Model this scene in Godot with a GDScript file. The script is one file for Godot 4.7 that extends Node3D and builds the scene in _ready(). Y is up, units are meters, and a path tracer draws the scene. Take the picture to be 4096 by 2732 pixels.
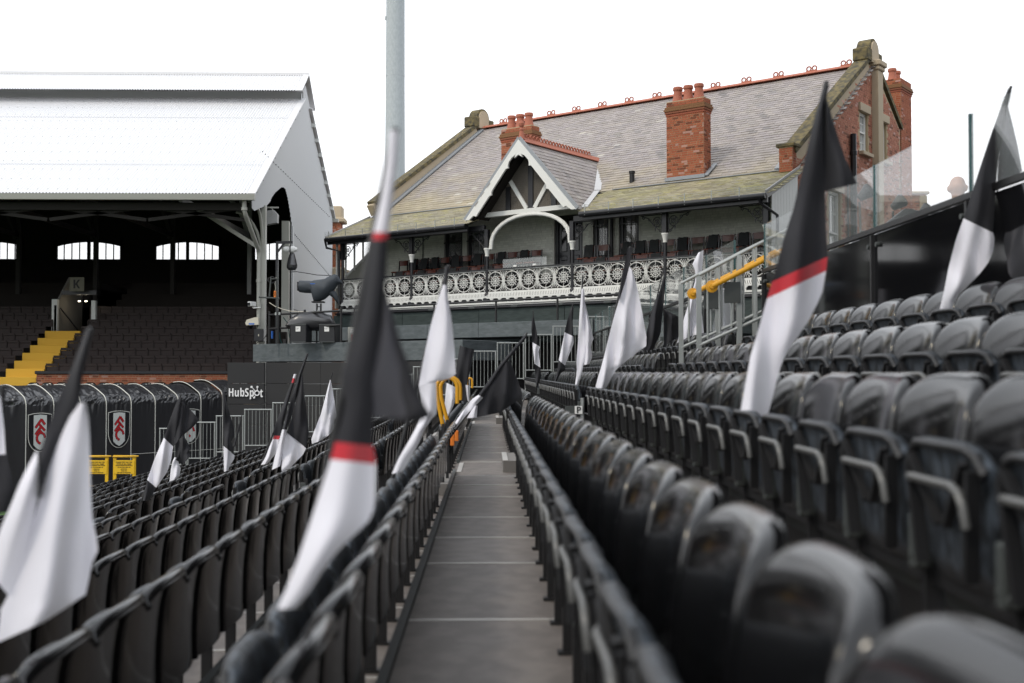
extends Node3D
# A football ground seen along an empty row of seats: seats and flags, an old brick cottage with a cast iron balcony, a timber grandstand.
# The eye is at the origin, rows run along -z, x is to the right, one unit is a metre.

const F := 1138.0
const YAW := 1.173
const TILT := 1.52
const RISE := 0.77      # top of a seat back above its own tread
const STEP := 0.76      # depth of a tread
const GAP0 := 11.3      # the near gangway
const GAP1 := 12.5
const GAP2 := 21.8      # the far gangway
const GAP3 := 23.0
const ROW_END := 30.2
const GROUND := -3.75

var M := {}
var used := {}
var eye_basis: Basis
var CT: Transform3D     # the cottage's own axes: x to its right, z out of its front, origin under the balcony front


class MB:
	var v := PackedVector3Array()
	var n := PackedVector3Array()
	var c := PackedColorArray()
	var col := Color(1, 1, 1)
	func tri(p: Vector3, q: Vector3, r: Vector3):
		var m := (q - p).cross(r - p).normalized()
		v.append(p); v.append(r); v.append(q)
		n.append(m); n.append(m); n.append(m)
		c.append(col); c.append(col); c.append(col)
	func quad(p: Vector3, q: Vector3, r: Vector3, s: Vector3):
		tri(p, q, r); tri(p, r, s)
	func stri(p: Vector3, q: Vector3, r: Vector3, a: Vector3, b: Vector3, d: Vector3):
		v.append(p); v.append(r); v.append(q)
		n.append(a); n.append(d); n.append(b)
		c.append(col); c.append(col); c.append(col)
	# a box with its edges along the axes of t; bevel > 0 cuts its edges
	func box(t: Transform3D, size: Vector3, skip_back := false):
		var h := size * 0.5
		var k := []
		for i in 8:
			k.append(t * Vector3(h.x if i & 1 else -h.x, h.y if i & 2 else -h.y, h.z if i & 4 else -h.z))
		quad(k[4], k[5], k[7], k[6])
		if not skip_back: quad(k[1], k[0], k[2], k[3])
		quad(k[5], k[1], k[3], k[7]); quad(k[0], k[4], k[6], k[2])
		quad(k[6], k[7], k[3], k[2]); quad(k[0], k[1], k[5], k[4])
	func bx(at: Vector3, size: Vector3):
		box(Transform3D(Basis(), at), size)
	func lohi(lo: Vector3, hi: Vector3):
		box(Transform3D(Basis(), (lo + hi) * 0.5), (hi - lo).abs())
	# a bevelled box: 3 slabs of decreasing width would show seams, so chamfered corners are built face by face
	func bevel(t: Transform3D, size: Vector3, b: float):
		var h := size * 0.5
		var P := func(sx, sy, sz, ax): 
			var e := Vector3(h.x * sx, h.y * sy, h.z * sz)
			if ax != 0: e.x -= b * sx
			if ax != 1: e.y -= b * sy
			if ax != 2: e.z -= b * sz
			return t * e
		for ax in 3:
			for s in [-1, 1]:
				var q := []
				for w in [[-1, -1], [1, -1], [1, 1], [-1, 1]]:
					var d := [0, 0, 0]
					d[ax] = s; d[(ax + 1) % 3] = w[0]; d[(ax + 2) % 3] = w[1]
					q.append(P.call(d[0], d[1], d[2], ax))
				if s > 0: quad(q[0], q[1], q[2], q[3])
				else: quad(q[3], q[2], q[1], q[0])
		for ax in 3:
			var a1 := (ax + 1) % 3
			var a2 := (ax + 2) % 3
			for s1 in [-1, 1]:
				for s2 in [-1, 1]:
					var d0 := [0, 0, 0]; d0[ax] = -1; d0[a1] = s1; d0[a2] = s2
					var d1 := [0, 0, 0]; d1[ax] = 1; d1[a1] = s1; d1[a2] = s2
					var p0 = P.call(d0[0], d0[1], d0[2], a1)
					var p1 = P.call(d1[0], d1[1], d1[2], a1)
					var p2 = P.call(d1[0], d1[1], d1[2], a2)
					var p3 = P.call(d0[0], d0[1], d0[2], a2)
					if s1 * s2 > 0: quad(p0, p3, p2, p1)
					else: quad(p0, p1, p2, p3)
		for sx in [-1, 1]:
			for sy in [-1, 1]:
				for sz in [-1, 1]:
					var a = P.call(sx, sy, sz, 0)
					var b_ = P.call(sx, sy, sz, 1)
					var g = P.call(sx, sy, sz, 2)
					if sx * sy * sz > 0: tri(a, b_, g)
					else: tri(a, g, b_)
	func tube(p: Array, r: float, sides := 6, closed := false, r1 := -1.0):
		var m := p.size()
		if r1 < 0: r1 = r
		var rings := []
		var up := Vector3.UP
		for i in m:
			var d: Vector3
			if closed: d = (p[(i + 1) % m] - p[(i - 1 + m) % m]).normalized()
			else: d = (p[mini(i + 1, m - 1)] - p[maxi(i - 1, 0)]).normalized()
			if i == 0:
				up = Vector3.UP if absf(d.y) < 0.9 else Vector3.RIGHT
			var x := d.cross(up).normalized()
			if x.length() < 0.5: x = d.cross(Vector3(0.3, 0.5, 0.8)).normalized()
			up = x.cross(d).normalized()
			var rr := lerpf(r, r1, float(i) / maxf(1, m - 1))
			var ring := []
			for k in sides:
				var a := TAU * k / sides
				ring.append([p[i] + (x * cos(a) + up * sin(a)) * rr, x * cos(a) + up * sin(a)])
			rings.append(ring)
		for i in (m if closed else m - 1):
			var A: Array = rings[i]
			var B: Array = rings[(i + 1) % m]
			for k in sides:
				var l := (k + 1) % sides
				stri(A[l][0], A[k][0], B[k][0], A[l][1], A[k][1], B[k][1])
				stri(A[l][0], B[k][0], B[l][0], A[l][1], B[k][1], B[l][1])
		if not closed:
			for k in range(1, sides - 1):
				tri(rings[0][0][0], rings[0][k][0], rings[0][k + 1][0])
				tri(rings[m - 1][0][0], rings[m - 1][k + 1][0], rings[m - 1][k][0])
	func bar(a: Vector3, b: Vector3, r: float, sides := 6, r1 := -1.0):
		tube([a, b], r, sides, false, r1)
	# a square bar between two points
	func beam(a: Vector3, b: Vector3, w: float, h: float, up := Vector3.UP):
		var d := (b - a).normalized()
		var x := d.cross(up).normalized()
		if x.length() < 0.5: x = d.cross(Vector3.RIGHT).normalized()
		box(Transform3D(Basis(x, x.cross(d).normalized(), -d), (a + b) * 0.5), Vector3(w, h, (b - a).length()))
	# profile: Vector2(radius, height) from the bottom up
	func lathe(t: Transform3D, prof: Array, sides := 16):
		for i in prof.size() - 1:
			var a: Vector2 = prof[i]
			var b: Vector2 = prof[i + 1]
			var sl := Vector2(b.y - a.y, a.x - b.x).normalized()
			for k in sides:
				var u := TAU * k / sides
				var w := TAU * (k + 1) / sides
				var cu := Vector3(cos(u), 0, -sin(u))
				var cw := Vector3(cos(w), 0, -sin(w))
				var nu := (t.basis * (cu * sl.x + Vector3.UP * sl.y)).normalized()
				var nw := (t.basis * (cw * sl.x + Vector3.UP * sl.y)).normalized()
				var p0 := t * (cu * a.x + Vector3.UP * a.y)
				var p1 := t * (cw * a.x + Vector3.UP * a.y)
				var p2 := t * (cw * b.x + Vector3.UP * b.y)
				var p3 := t * (cu * b.x + Vector3.UP * b.y)
				stri(p0, p1, p2, nu, nw, nw)
				stri(p0, p2, p3, nu, nw, nu)
	# a smooth sheet through rows of points
	func grid(p: Array, wrap := false):
		var R := p.size()
		var C: int = p[0].size()
		var nn := []
		for i in R:
			var row := []
			for j in C:
				var l: Vector3 = p[i][(j - 1 + C) % C] if wrap else p[i][maxi(j - 1, 0)]
				var r: Vector3 = p[i][(j + 1) % C] if wrap else p[i][mini(j + 1, C - 1)]
				var d: Vector3 = p[mini(i + 1, R - 1)][j] - p[maxi(i - 1, 0)][j]
				row.append((r - l).cross(d).normalized())
			nn.append(row)
		for i in R - 1:
			for j in (C if wrap else C - 1):
				var k := (j + 1) % C
				stri(p[i][j], p[i][k], p[i + 1][k], nn[i][j], nn[i][k], nn[i + 1][k])
				stri(p[i][j], p[i + 1][k], p[i + 1][j], nn[i][j], nn[i + 1][k], nn[i + 1][j])
	# a flat outline (x, y), counterclockwise seen from +z, thick from z = 0 to z = depth
	func prism(poly: PackedVector2Array, t: Transform3D, depth: float):
		if Geometry2D.is_polygon_clockwise(poly): poly.reverse()
		var ix := Geometry2D.triangulate_polygon(poly)
		for i in range(0, ix.size(), 3):
			var a := poly[ix[i]]
			var b := poly[ix[i + 1]]
			var d := poly[ix[i + 2]]
			if (b - a).cross(d - a) < 0:
				var x := b
				b = d; d = x
			tri(t * Vector3(a.x, a.y, depth), t * Vector3(b.x, b.y, depth), t * Vector3(d.x, d.y, depth))
			tri(t * Vector3(a.x, a.y, 0), t * Vector3(d.x, d.y, 0), t * Vector3(b.x, b.y, 0))
		for i in poly.size():
			var a := poly[i]
			var b := poly[(i + 1) % poly.size()]
			quad(t * Vector3(a.x, a.y, 0), t * Vector3(b.x, b.y, 0), t * Vector3(b.x, b.y, depth), t * Vector3(a.x, a.y, depth))
	func mesh(m: Material, colours := false) -> ArrayMesh:
		var a := []
		a.resize(Mesh.ARRAY_MAX)
		a[Mesh.ARRAY_VERTEX] = v
		a[Mesh.ARRAY_NORMAL] = n
		if colours: a[Mesh.ARRAY_COLOR] = c
		var r := ArrayMesh.new()
		r.add_surface_from_arrays(Mesh.PRIMITIVE_TRIANGLES, a)
		r.surface_set_material(0, m)
		return r


# ---------- names, things and parts

func numbered(called: String, under: Node) -> String:
	var key := str(under.get_instance_id()) + called
	var k: int = used.get(key, 0)
	used[key] = k + 1
	return called if k == 0 else "%s_%03d" % [called, k]

func T(x: float, y: float, z: float, turn := 0.0) -> Transform3D:
	return Transform3D(Basis(Vector3.UP, turn), Vector3(x, y, z))

func tag(o: Node3D, label: String, category: String, group := ""):
	o.set_meta("label", label)
	o.set_meta("category", category)
	if group: o.set_meta("group", group)
	return o

func thing(called: String, label: String, category: String, t := Transform3D(), group := "") -> Node3D:
	var o := Node3D.new()
	o.name = numbered(called, self)
	o.transform = t
	add_child(o)
	return tag(o, label, category, group)

# one mesh of its own; the shape is given in the axes of its thing
func part(called: String, mb: MB, m: String, parent: Node3D, colours := false) -> MeshInstance3D:
	var o := MeshInstance3D.new()
	o.name = numbered(called, parent)
	o.mesh = mb.mesh(M[m], colours)
	parent.add_child(o)
	return o

func single(called: String, mb: MB, m: String, label: String, category: String, t := Transform3D(), group := "", colours := false) -> MeshInstance3D:
	var o := part(called, mb, m, self, colours)
	o.transform = t
	tag(o, label, category, group)
	return o

func struct(called: String, mb: MB, m: String, colours := false) -> MeshInstance3D:
	var o := part(called, mb, m, self, colours)
	o.set_meta("kind", "structure")
	return o

func stuff(o: Node3D):
	o.set_meta("kind", "stuff")
	return o

func copy(o: Node3D, t: Transform3D, label := "") -> Node3D:
	var r: Node3D = o.duplicate()
	var base := String(o.name)
	if base.length() > 4 and base[-4] == "_": base = base.substr(0, base.length() - 4)
	r.name = numbered(base, self)
	add_child(r)
	r.transform = t
	if label: r.set_meta("label", label)
	return r

func piece(called: String, mesh: Mesh, parent: Node3D, t: Transform3D) -> MeshInstance3D:
	var o := MeshInstance3D.new()
	o.name = numbered(called, parent)
	o.mesh = mesh
	o.transform = t
	parent.add_child(o)
	return o

# the point that stands at depth z on the line of sight through (x, y), measured on a 4096 wide picture
func at(x: float, y: float, z: float) -> Vector3:
	var d := eye_basis * Vector3((x / 4.0 - 512.0) / F, (341.5 - y / 4.0) / F, -1.0)
	return d * (z / -d.z)

func nth(k: int) -> String:
	var w := ["first", "second", "third", "fourth", "fifth", "sixth", "seventh", "eighth", "ninth", "tenth", "eleventh", "twelfth"]
	if k <= w.size(): return w[k - 1]
	var e := "th"
	if k % 100 < 11 or k % 100 > 13:
		if k % 10 == 1: e = "st"
		elif k % 10 == 2: e = "nd"
		elif k % 10 == 3: e = "rd"
	return str(k) + e


# ---------- materials

func lin(r: float, g: float, b: float) -> Color:
	return Color(r, g, b).linear_to_srgb()

func mat(called: String, c: Color, rough := 0.7, metal := 0.0) -> StandardMaterial3D:
	var m := StandardMaterial3D.new()
	m.resource_name = called
	m.albedo_color = lin(c.r, c.g, c.b)
	m.roughness = rough
	m.metallic = metal
	m.cull_mode = BaseMaterial3D.CULL_DISABLED
	M[called] = m
	return m

func vcol(called: String, rough := 0.8) -> StandardMaterial3D:
	var m := mat(called, Color(1, 1, 1), rough)
	m.vertex_color_use_as_albedo = true
	return m

func noise_tex(seed_: int, freq: float, lo: Color, hi: Color, size := 256, octaves := 4) -> NoiseTexture2D:
	var f := FastNoiseLite.new()
	f.seed = seed_
	f.frequency = freq
	f.fractal_octaves = octaves
	var t := NoiseTexture2D.new()
	t.width = size; t.height = size
	t.seamless = true
	t.noise = f
	var g := Gradient.new()
	g.set_color(0, lin(lo.r, lo.g, lo.b)); g.set_color(1, lin(hi.r, hi.g, hi.b))
	g.set_offset(0, 0.3); g.set_offset(1, 0.7)
	t.color_ramp = g
	return t

# mottled surfaces: a noise in the colour and, if asked, a relief
func mottle(called: String, seed_: int, lo: Color, hi: Color, scale: Vector3, rough := 0.8, relief := 0.0) -> StandardMaterial3D:
	var m := mat(called, Color(1, 1, 1), rough)
	m.albedo_texture = noise_tex(seed_, 0.02, lo, hi)
	m.uv1_triplanar = true
	m.uv1_world_triplanar = true
	m.uv1_scale = scale
	if relief > 0:
		m.heightmap_enabled = true
		m.heightmap_texture = noise_tex(seed_ + 5, 0.03, Color(0, 0, 0), Color(1, 1, 1))
		m.heightmap_scale = relief
	return m

func materials():
	mat("seat_black", Color(0.005, 0.005, 0.0055), 0.13)
	mottle("seat_scuffed", 3, Color(0.006, 0.007, 0.008), Color(0.07, 0.085, 0.105), Vector3(7, 1.6, 7), 0.5)
	mat("steel_black", Color(0.012, 0.012, 0.013), 0.45)
	mat("bracket_grey", Color(0.055, 0.062, 0.06), 0.5)
	mat("bar_grey", Color(0.12, 0.12, 0.115), 0.4, 0.3)
	mat("galvanised", Color(0.36, 0.38, 0.37), 0.45, 0.5)
	mat("strip", Color(0.55, 0.53, 0.5), 0.4, 0.3)
	mat("yellow_paint", Color(0.68, 0.33, 0.012), 0.35)
	mat("sign_yellow", Color(0.75, 0.46, 0.01), 0.5)
	mat("step_yellow", Color(0.62, 0.36, 0.03), 0.7)
	mat("white_paint", Color(0.72, 0.72, 0.69), 0.5)
	mat("white_sign", Color(0.75, 0.75, 0.73), 0.5)
	mat("letter_white", Color(0.85, 0.85, 0.85), 0.5)
	mat("letter_black", Color(0.01, 0.01, 0.012), 0.6)
	mat("black_paint", Color(0.011, 0.011, 0.014), 0.4)
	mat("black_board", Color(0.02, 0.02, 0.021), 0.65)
	mat("door_black", Color(0.006, 0.007, 0.011), 0.25)
	mat("red_letter", Color(0.5, 0.012, 0.02), 0.5)
	mat("terracotta", Color(0.38, 0.125, 0.075), 0.75)
	mat("stone", Color(0.45, 0.37, 0.26), 0.85)
	mottle("moss_stone", 21, Color(0.06, 0.055, 0.04), Color(0.19, 0.15, 0.065), Vector3(0.8, 0.8, 0.8), 0.95)
	mat("lead", Color(0.27, 0.29, 0.31), 0.5)
	mat("lead_white", Color(0.5, 0.5, 0.5), 0.5)
	mat("mortar", Color(0.42, 0.33, 0.21), 0.95)
	mat("mortar_white", Color(0.45, 0.45, 0.41), 0.9)
	vcol("brick", 0.9)
	vcol("slate", 0.65)
	vcol("white_brick", 0.75)
	mat("pebbledash", Color(0.2, 0.18, 0.155), 0.95)
	mottle("roughcast", 33, Color(0.07, 0.06, 0.05), Color(0.3, 0.27, 0.23), Vector3(14, 14, 14), 0.95, 1.0)
	mat("roof_sheet", Color(0.68, 0.68, 0.69), 0.42)
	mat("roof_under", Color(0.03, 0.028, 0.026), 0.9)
	mat("gable_sheet", Color(0.5, 0.515, 0.53), 0.5)
	mat("grey_paint", Color(0.4, 0.4, 0.36), 0.5)
	mat("trim_grey", Color(0.36, 0.36, 0.36), 0.6)
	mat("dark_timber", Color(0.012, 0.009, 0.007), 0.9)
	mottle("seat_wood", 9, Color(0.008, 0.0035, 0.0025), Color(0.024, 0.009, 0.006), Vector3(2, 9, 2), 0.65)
	mat("chair_wood", Color(0.085, 0.02, 0.012), 0.35)
	mat("chair_leather", Color(0.12, 0.028, 0.012), 0.5)
	mat("towel", Color(0.018, 0.02, 0.021), 0.95)
	mottle("felt_grey", 41, Color(0.085, 0.1, 0.105), Color(0.12, 0.138, 0.145), Vector3(0.5, 0.9, 0.5), 0.85, 0.5)
	mottle("felt_green", 43, Color(0.028, 0.04, 0.039), Color(0.042, 0.058, 0.055), Vector3(0.4, 0.8, 0.4), 0.8, 0.5)
	mottle("mast_steel", 51, Color(0.36, 0.4, 0.41), Color(0.41, 0.45, 0.46), Vector3(1.3, 0.6, 1.3), 0.55)
	mottle("deck", 61, Color(0.135, 0.116, 0.104), Color(0.175, 0.153, 0.138), Vector3(1.1, 1.1, 0.8), 0.62)
	mottle("deck_b", 62, Color(0.15, 0.13, 0.117), Color(0.19, 0.166, 0.15), Vector3(0.9, 1.1, 1.0), 0.6)
	mat("concrete", Color(0.2, 0.19, 0.18), 0.9)
	mottle("grass", 71, Color(0.03, 0.075, 0.012), Color(0.05, 0.11, 0.02), Vector3(0.3, 0.3, 0.3), 0.95)
	mottle("asphalt", 73, Color(0.045, 0.045, 0.045), Color(0.07, 0.07, 0.068), Vector3(0.4, 0.4, 0.4), 0.9)
	mat("tarpaulin", Color(0.022, 0.022, 0.025), 0.33)
	M["tarpaulin"].metallic_specular = 0.75
	mat("piping", Color(0.6, 0.6, 0.55), 0.5)
	mat("crest_white", Color(0.6, 0.62, 0.6), 0.45)
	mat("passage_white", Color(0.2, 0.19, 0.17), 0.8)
	mat("plate_cream", Color(0.15, 0.145, 0.11), 0.7)
	mat("cover_grey", Color(0.035, 0.043, 0.053), 0.7)
	mat("cream_plastic", Color(0.62, 0.58, 0.48), 0.45)
	mat("orange", Color(0.75, 0.2, 0.02), 0.45)
	mat("blue_plug", Color(0.02, 0.13, 0.5), 0.4)
	mat("glass_edge", Color(0.01, 0.06, 0.06), 0.2)
	mat("black_gloss", Color(0.006, 0.006, 0.007), 0.06)
	mat("skin", Color(0.42, 0.24, 0.17), 0.6)
	mat("jacket", Color(0.012, 0.013, 0.014), 0.7)
	mat("lime", Color(0.4, 0.6, 0.03), 0.6)
	mat("ceiling_board", Color(0.35, 0.35, 0.32), 0.8)
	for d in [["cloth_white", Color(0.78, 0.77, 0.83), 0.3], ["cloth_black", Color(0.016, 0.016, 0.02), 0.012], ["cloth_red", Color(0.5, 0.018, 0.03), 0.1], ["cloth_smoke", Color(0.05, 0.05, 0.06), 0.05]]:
		var m := mat(d[0], d[1], 0.9)
		m.backlight_enabled = true
		m.backlight = lin(d[2], d[2], d[2])
		m.rim_enabled = true
		m.rim = 0.12
	var g := mat("glass", Color(0.85, 0.93, 0.92), 0.02)
	g.transparency = BaseMaterial3D.TRANSPARENCY_ALPHA
	g.albedo_color.a = 0.06
	var w := mat("window_glass", Color(0.9, 0.92, 0.95), 0.05)
	w.transparency = BaseMaterial3D.TRANSPARENCY_ALPHA
	w.albedo_color.a = 0.12
	var lamp := mat("lamp_glow", Color(1, 0.95, 0.85), 0.4)
	lamp.emission_enabled = true
	lamp.emission = Color(1, 0.95, 0.85)
	lamp.emission_energy_multiplier = 3.0
	var flood := mat("flood_glow", Color(1, 0.93, 0.8), 0.4)
	flood.emission_enabled = true
	flood.emission = Color(1, 0.94, 0.82)
	flood.emission_energy_multiplier = 70.0
	mat("far_wall", Color(0.3, 0.33, 0.36), 0.9)


# ---------- the terrace of seats

# height of the seat tops of row j: 0 is the row level with the eye, negative rows lie towards the pitch
func top_of(j: int) -> float:
	if j >= 2: return 0.49 + 0.27 * (j - 2)
	if j == 1: return 0.225
	if j >= -2: return 0.228 * j
	var y := -0.456
	for k in range(1, -1 - j):
		y -= 0.22 - 0.005 * k
	return y

func tread_front(j: int) -> float:
	return 0.413 + STEP * j

func rim_x(j: int) -> float:
	return 0.447 + STEP * (j + 1)

const ROW_NAME := {3: "fourth row right of the walkway", 2: "last row against the glass", 1: "third row right of the walkway", 0: "second row right of the walkway", -1: "first row right of the walkway", -2: "first row left of the walkway"}

func row_name(j: int) -> String:
	if ROW_NAME.has(j): return ROW_NAME[j]
	return nth(-1 - j) + " row left of the walkway"

func ground():
	var g := MB.new()
	g.bx(Vector3(0, GROUND - 0.25, -60), Vector3(900, 0.5, 900))
	struct("ground", g, "asphalt")
	g = MB.new()
	g.lohi(Vector3(-95, GROUND, 75), Vector3(-12.5, GROUND + 0.02, -31))
	struct("pitch", g, "grass")

func terrace():
	# the boards of a tread end where the light metal strips lie
	var joints := [-1.5, 0.35, 1.3, 2.2, 3.25, 4.6, 5.95, 6.87, 7.82, 9.09, 10.03, 10.87, 12.6, 14.06, 15.04, 16.6, 17.9, 19.4, 20.7, 22.05, 24.0, 25.3, 26.6, 28.0, 29.3, 30.9]
	for j in range(-14, 5):
		var x0 := tread_front(j)
		var y := top_of(j) - RISE
		var x1 := x0 + STEP
		if j == 4: x1 = x0 + 6.0
		var b := MB.new()
		b.lohi(Vector3(x0, y - 0.6, 1.5), Vector3(x1, y - 0.012, -30.9))
		var step := struct("terrace_step", b, "steel_black")
		for k in joints.size() - 1:
			var d := MB.new()
			d.bevel(T((x0 + x1) / 2, y - 0.006 - 0.0015 * ((k * 7 + j) % 3), -(joints[k] + joints[k + 1]) / 2), Vector3(x1 - x0 - 0.006, 0.012, joints[k + 1] - joints[k] - 0.016), 0.003)
			part("board", d, "deck" if (k * 5 + j * 3) % 3 else "deck_b", step)
		if j < -6 or j > 3: continue
		var s := MB.new()
		for k in range(1, joints.size() - 1):
			s.bx(Vector3((x0 + x1) / 2, y, -joints[k]), Vector3(x1 - x0 - 0.01, 0.008, 0.02))
		part("joint_strip", s, "strip", step)
		var e := MB.new()
		for w in [[-1.5, GAP0], [GAP1, GAP2], [GAP3, 30.9]]:
			e.lohi(Vector3(x0 - 0.004, y - 0.05, -w[0]), Vector3(x0 + 0.028, y + 0.035, -w[1]))
		part("edge_angle", e, "bracket_grey", step)
	# a half step in each gangway between every two treads
	for j in range(-9, 4):
		for w in [[GAP0, GAP1, "near"], [GAP2, GAP3, "far"]]:
			var h := MB.new()
			var y := top_of(j) - RISE
			var low := top_of(j - 1) - RISE
			h.lohi(Vector3(tread_front(j) - 0.27, low - 0.02, -w[0] - 0.02), Vector3(tread_front(j) - 0.002, (y + low) / 2, -w[1] + 0.02))
			var o := struct("gangway_step", h, "concrete")
			var n := MB.new()
			n.lohi(Vector3(tread_front(j) - 0.272, (y + low) / 2, -w[0] - 0.02), Vector3(tread_front(j) - 0.22, (y + low) / 2 + 0.006, -w[1] + 0.02))
			n.lohi(Vector3(tread_front(j) + 0.03, y, -w[0] - 0.02), Vector3(tread_front(j) + 0.075, y + 0.006, -w[1] + 0.02))
			part("nosing", n, "strip", o)

# one tip-up seat; its rear rim is x = 0, it looks towards -x, its own length along z
func make_seat(t: Transform3D) -> Node3D:
	var s := thing("stadium_seat", "", "seat", t, "black tip-up seats in rows")
	var prof := [Vector2(-0.076, 0.3), Vector2(-0.079, 0.42), Vector2(-0.077, 0.5), Vector2(-0.071, 0.58), Vector2(-0.062, 0.64), Vector2(-0.051, 0.69), Vector2(-0.039, 0.725), Vector2(-0.024, 0.75), Vector2(-0.008, 0.764), Vector2(0.008, 0.769), Vector2(0.022, 0.766), Vector2(0.028, 0.755), Vector2(0.024, 0.744)]
	var b := MB.new()
	var rows := []
	for p in prof:
		var line := []
		for k in 23:
			var u := k / 11.0 - 1.0
			var e := absf(u)
			var high: float = smoothstep(0.6, 0.77, p.y)
			# the shell wraps forward at the sides; its shoulders are rounded and its rim rolls back
			var wrap: float = 0.026 * e * e + 0.012 * high * pow(e, 4.0)
			var roll: float = 0.014 * smoothstep(0.9, 1.0, e)
			var drop: float = 0.045 * high * pow(e, 5.0) + 0.012 * high * e * e
			line.append(Vector3(p.x - wrap + roll, p.y - drop, signf(u) * 0.23 * (1.0 - pow(1.0 - e, 1.15))))
		rows.append(line)
	b.grid(rows)
	var lipline := []
	for i in rows.size(): lipline.append(rows[i][0])
	for k in range(1, 22): lipline.append(rows[rows.size() - 1][k])
	for i in range(rows.size() - 1, -1, -1): lipline.append(rows[i][22])
	b.tube(lipline, 0.005, 5)
	part("backrest", b, "seat_black", s)
	# the pan, tipped up: its underside faces the row in front
	var a := MB.new()
	var under := []
	for p in [Vector2(-0.16, 0.335), Vector2(-0.185, 0.31), Vector2(-0.205, 0.36), Vector2(-0.215, 0.45), Vector2(-0.222, 0.54), Vector2(-0.232, 0.595), Vector2(-0.244, 0.61), Vector2(-0.243, 0.622), Vector2(-0.225, 0.625), Vector2(-0.205, 0.605), Vector2(-0.192, 0.54), Vector2(-0.186, 0.44), Vector2(-0.172, 0.36)]:
		var line := []
		for k in 13:
			var u := k / 6.0 - 1.0
			var up: float = smoothstep(0.5, 0.62, p.y)
			line.append(Vector3(p.x + 0.018 * u * u, p.y - 0.045 * up * pow(absf(u), 7.0), u * (0.192 + 0.012 * up)))
		under.append(line)
	a.grid(under)
	for i in 6:
		a.quad(under[i][0], under[i + 1][0], under[11 - i][0], under[12 - i][0])
		a.quad(under[i + 1][12], under[i][12], under[12 - i][12], under[11 - i][12])
	var pan := part("seat_pan", a, "seat_scuffed", s)
	var lip := MB.new()
	var lp := []
	for k in 13:
		var u := k / 6.0 - 1.0
		lp.append(Vector3(-0.243 + 0.018 * u * u, 0.613 - 0.05 * pow(absf(u), 7.0), u * 0.205))
	lip.tube(lp, 0.011, 6)
	for u in [-1, 1]:
		lip.beam(Vector3(-0.225, 0.34, 0.13 * u), Vector3(-0.236, 0.57, 0.17 * u), 0.016, 0.03, Vector3.RIGHT)
		lip.beam(Vector3(-0.23, 0.44, 0.02 * u), Vector3(-0.245, 0.585, 0.15 * u), 0.012, 0.022, Vector3.RIGHT)
	part("pan_rim", lip, "steel_black", pan)
	var f := MB.new()
	f.tube([Vector3(-0.215, 0.53, -0.155), Vector3(-0.248, 0.532, -0.15), Vector3(-0.256, 0.535, -0.1), Vector3(-0.256, 0.535, 0.11), Vector3(-0.256, 0.525, 0.145), Vector3(-0.255, 0.5, 0.165), Vector3(-0.25, 0.455, 0.17)], 0.0105, 6)
	part("pan_bar", f, "bar_grey", s)
	var h := MB.new()
	h.bevel(T(-0.19, 0.375, 0.245), Vector3(0.06, 0.13, 0.035), 0.006)
	h.bar(Vector3(-0.2, 0.33, 0.262), Vector3(-0.2, 0.33, 0.275), 0.014, 6)
	h.bar(Vector3(-0.222, 0.345, 0.245), Vector3(-0.2, 0.345, 0.245), 0.012, 6)
	part("hinge_plate", h, "bracket_grey", s)
	var l := MB.new()
	l.bx(Vector3(-0.165, 0.24, 0.24), Vector3(0.045, 0.48, 0.03))
	l.bx(Vector3(-0.165, 0.006, 0.24), Vector3(0.08, 0.012, 0.05))
	l.beam(Vector3(-0.16, 0.3, -0.24), Vector3(-0.16, 0.3, 0.24), 0.03, 0.05)
	part("support_leg", l, "steel_black", s)
	return s

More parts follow.
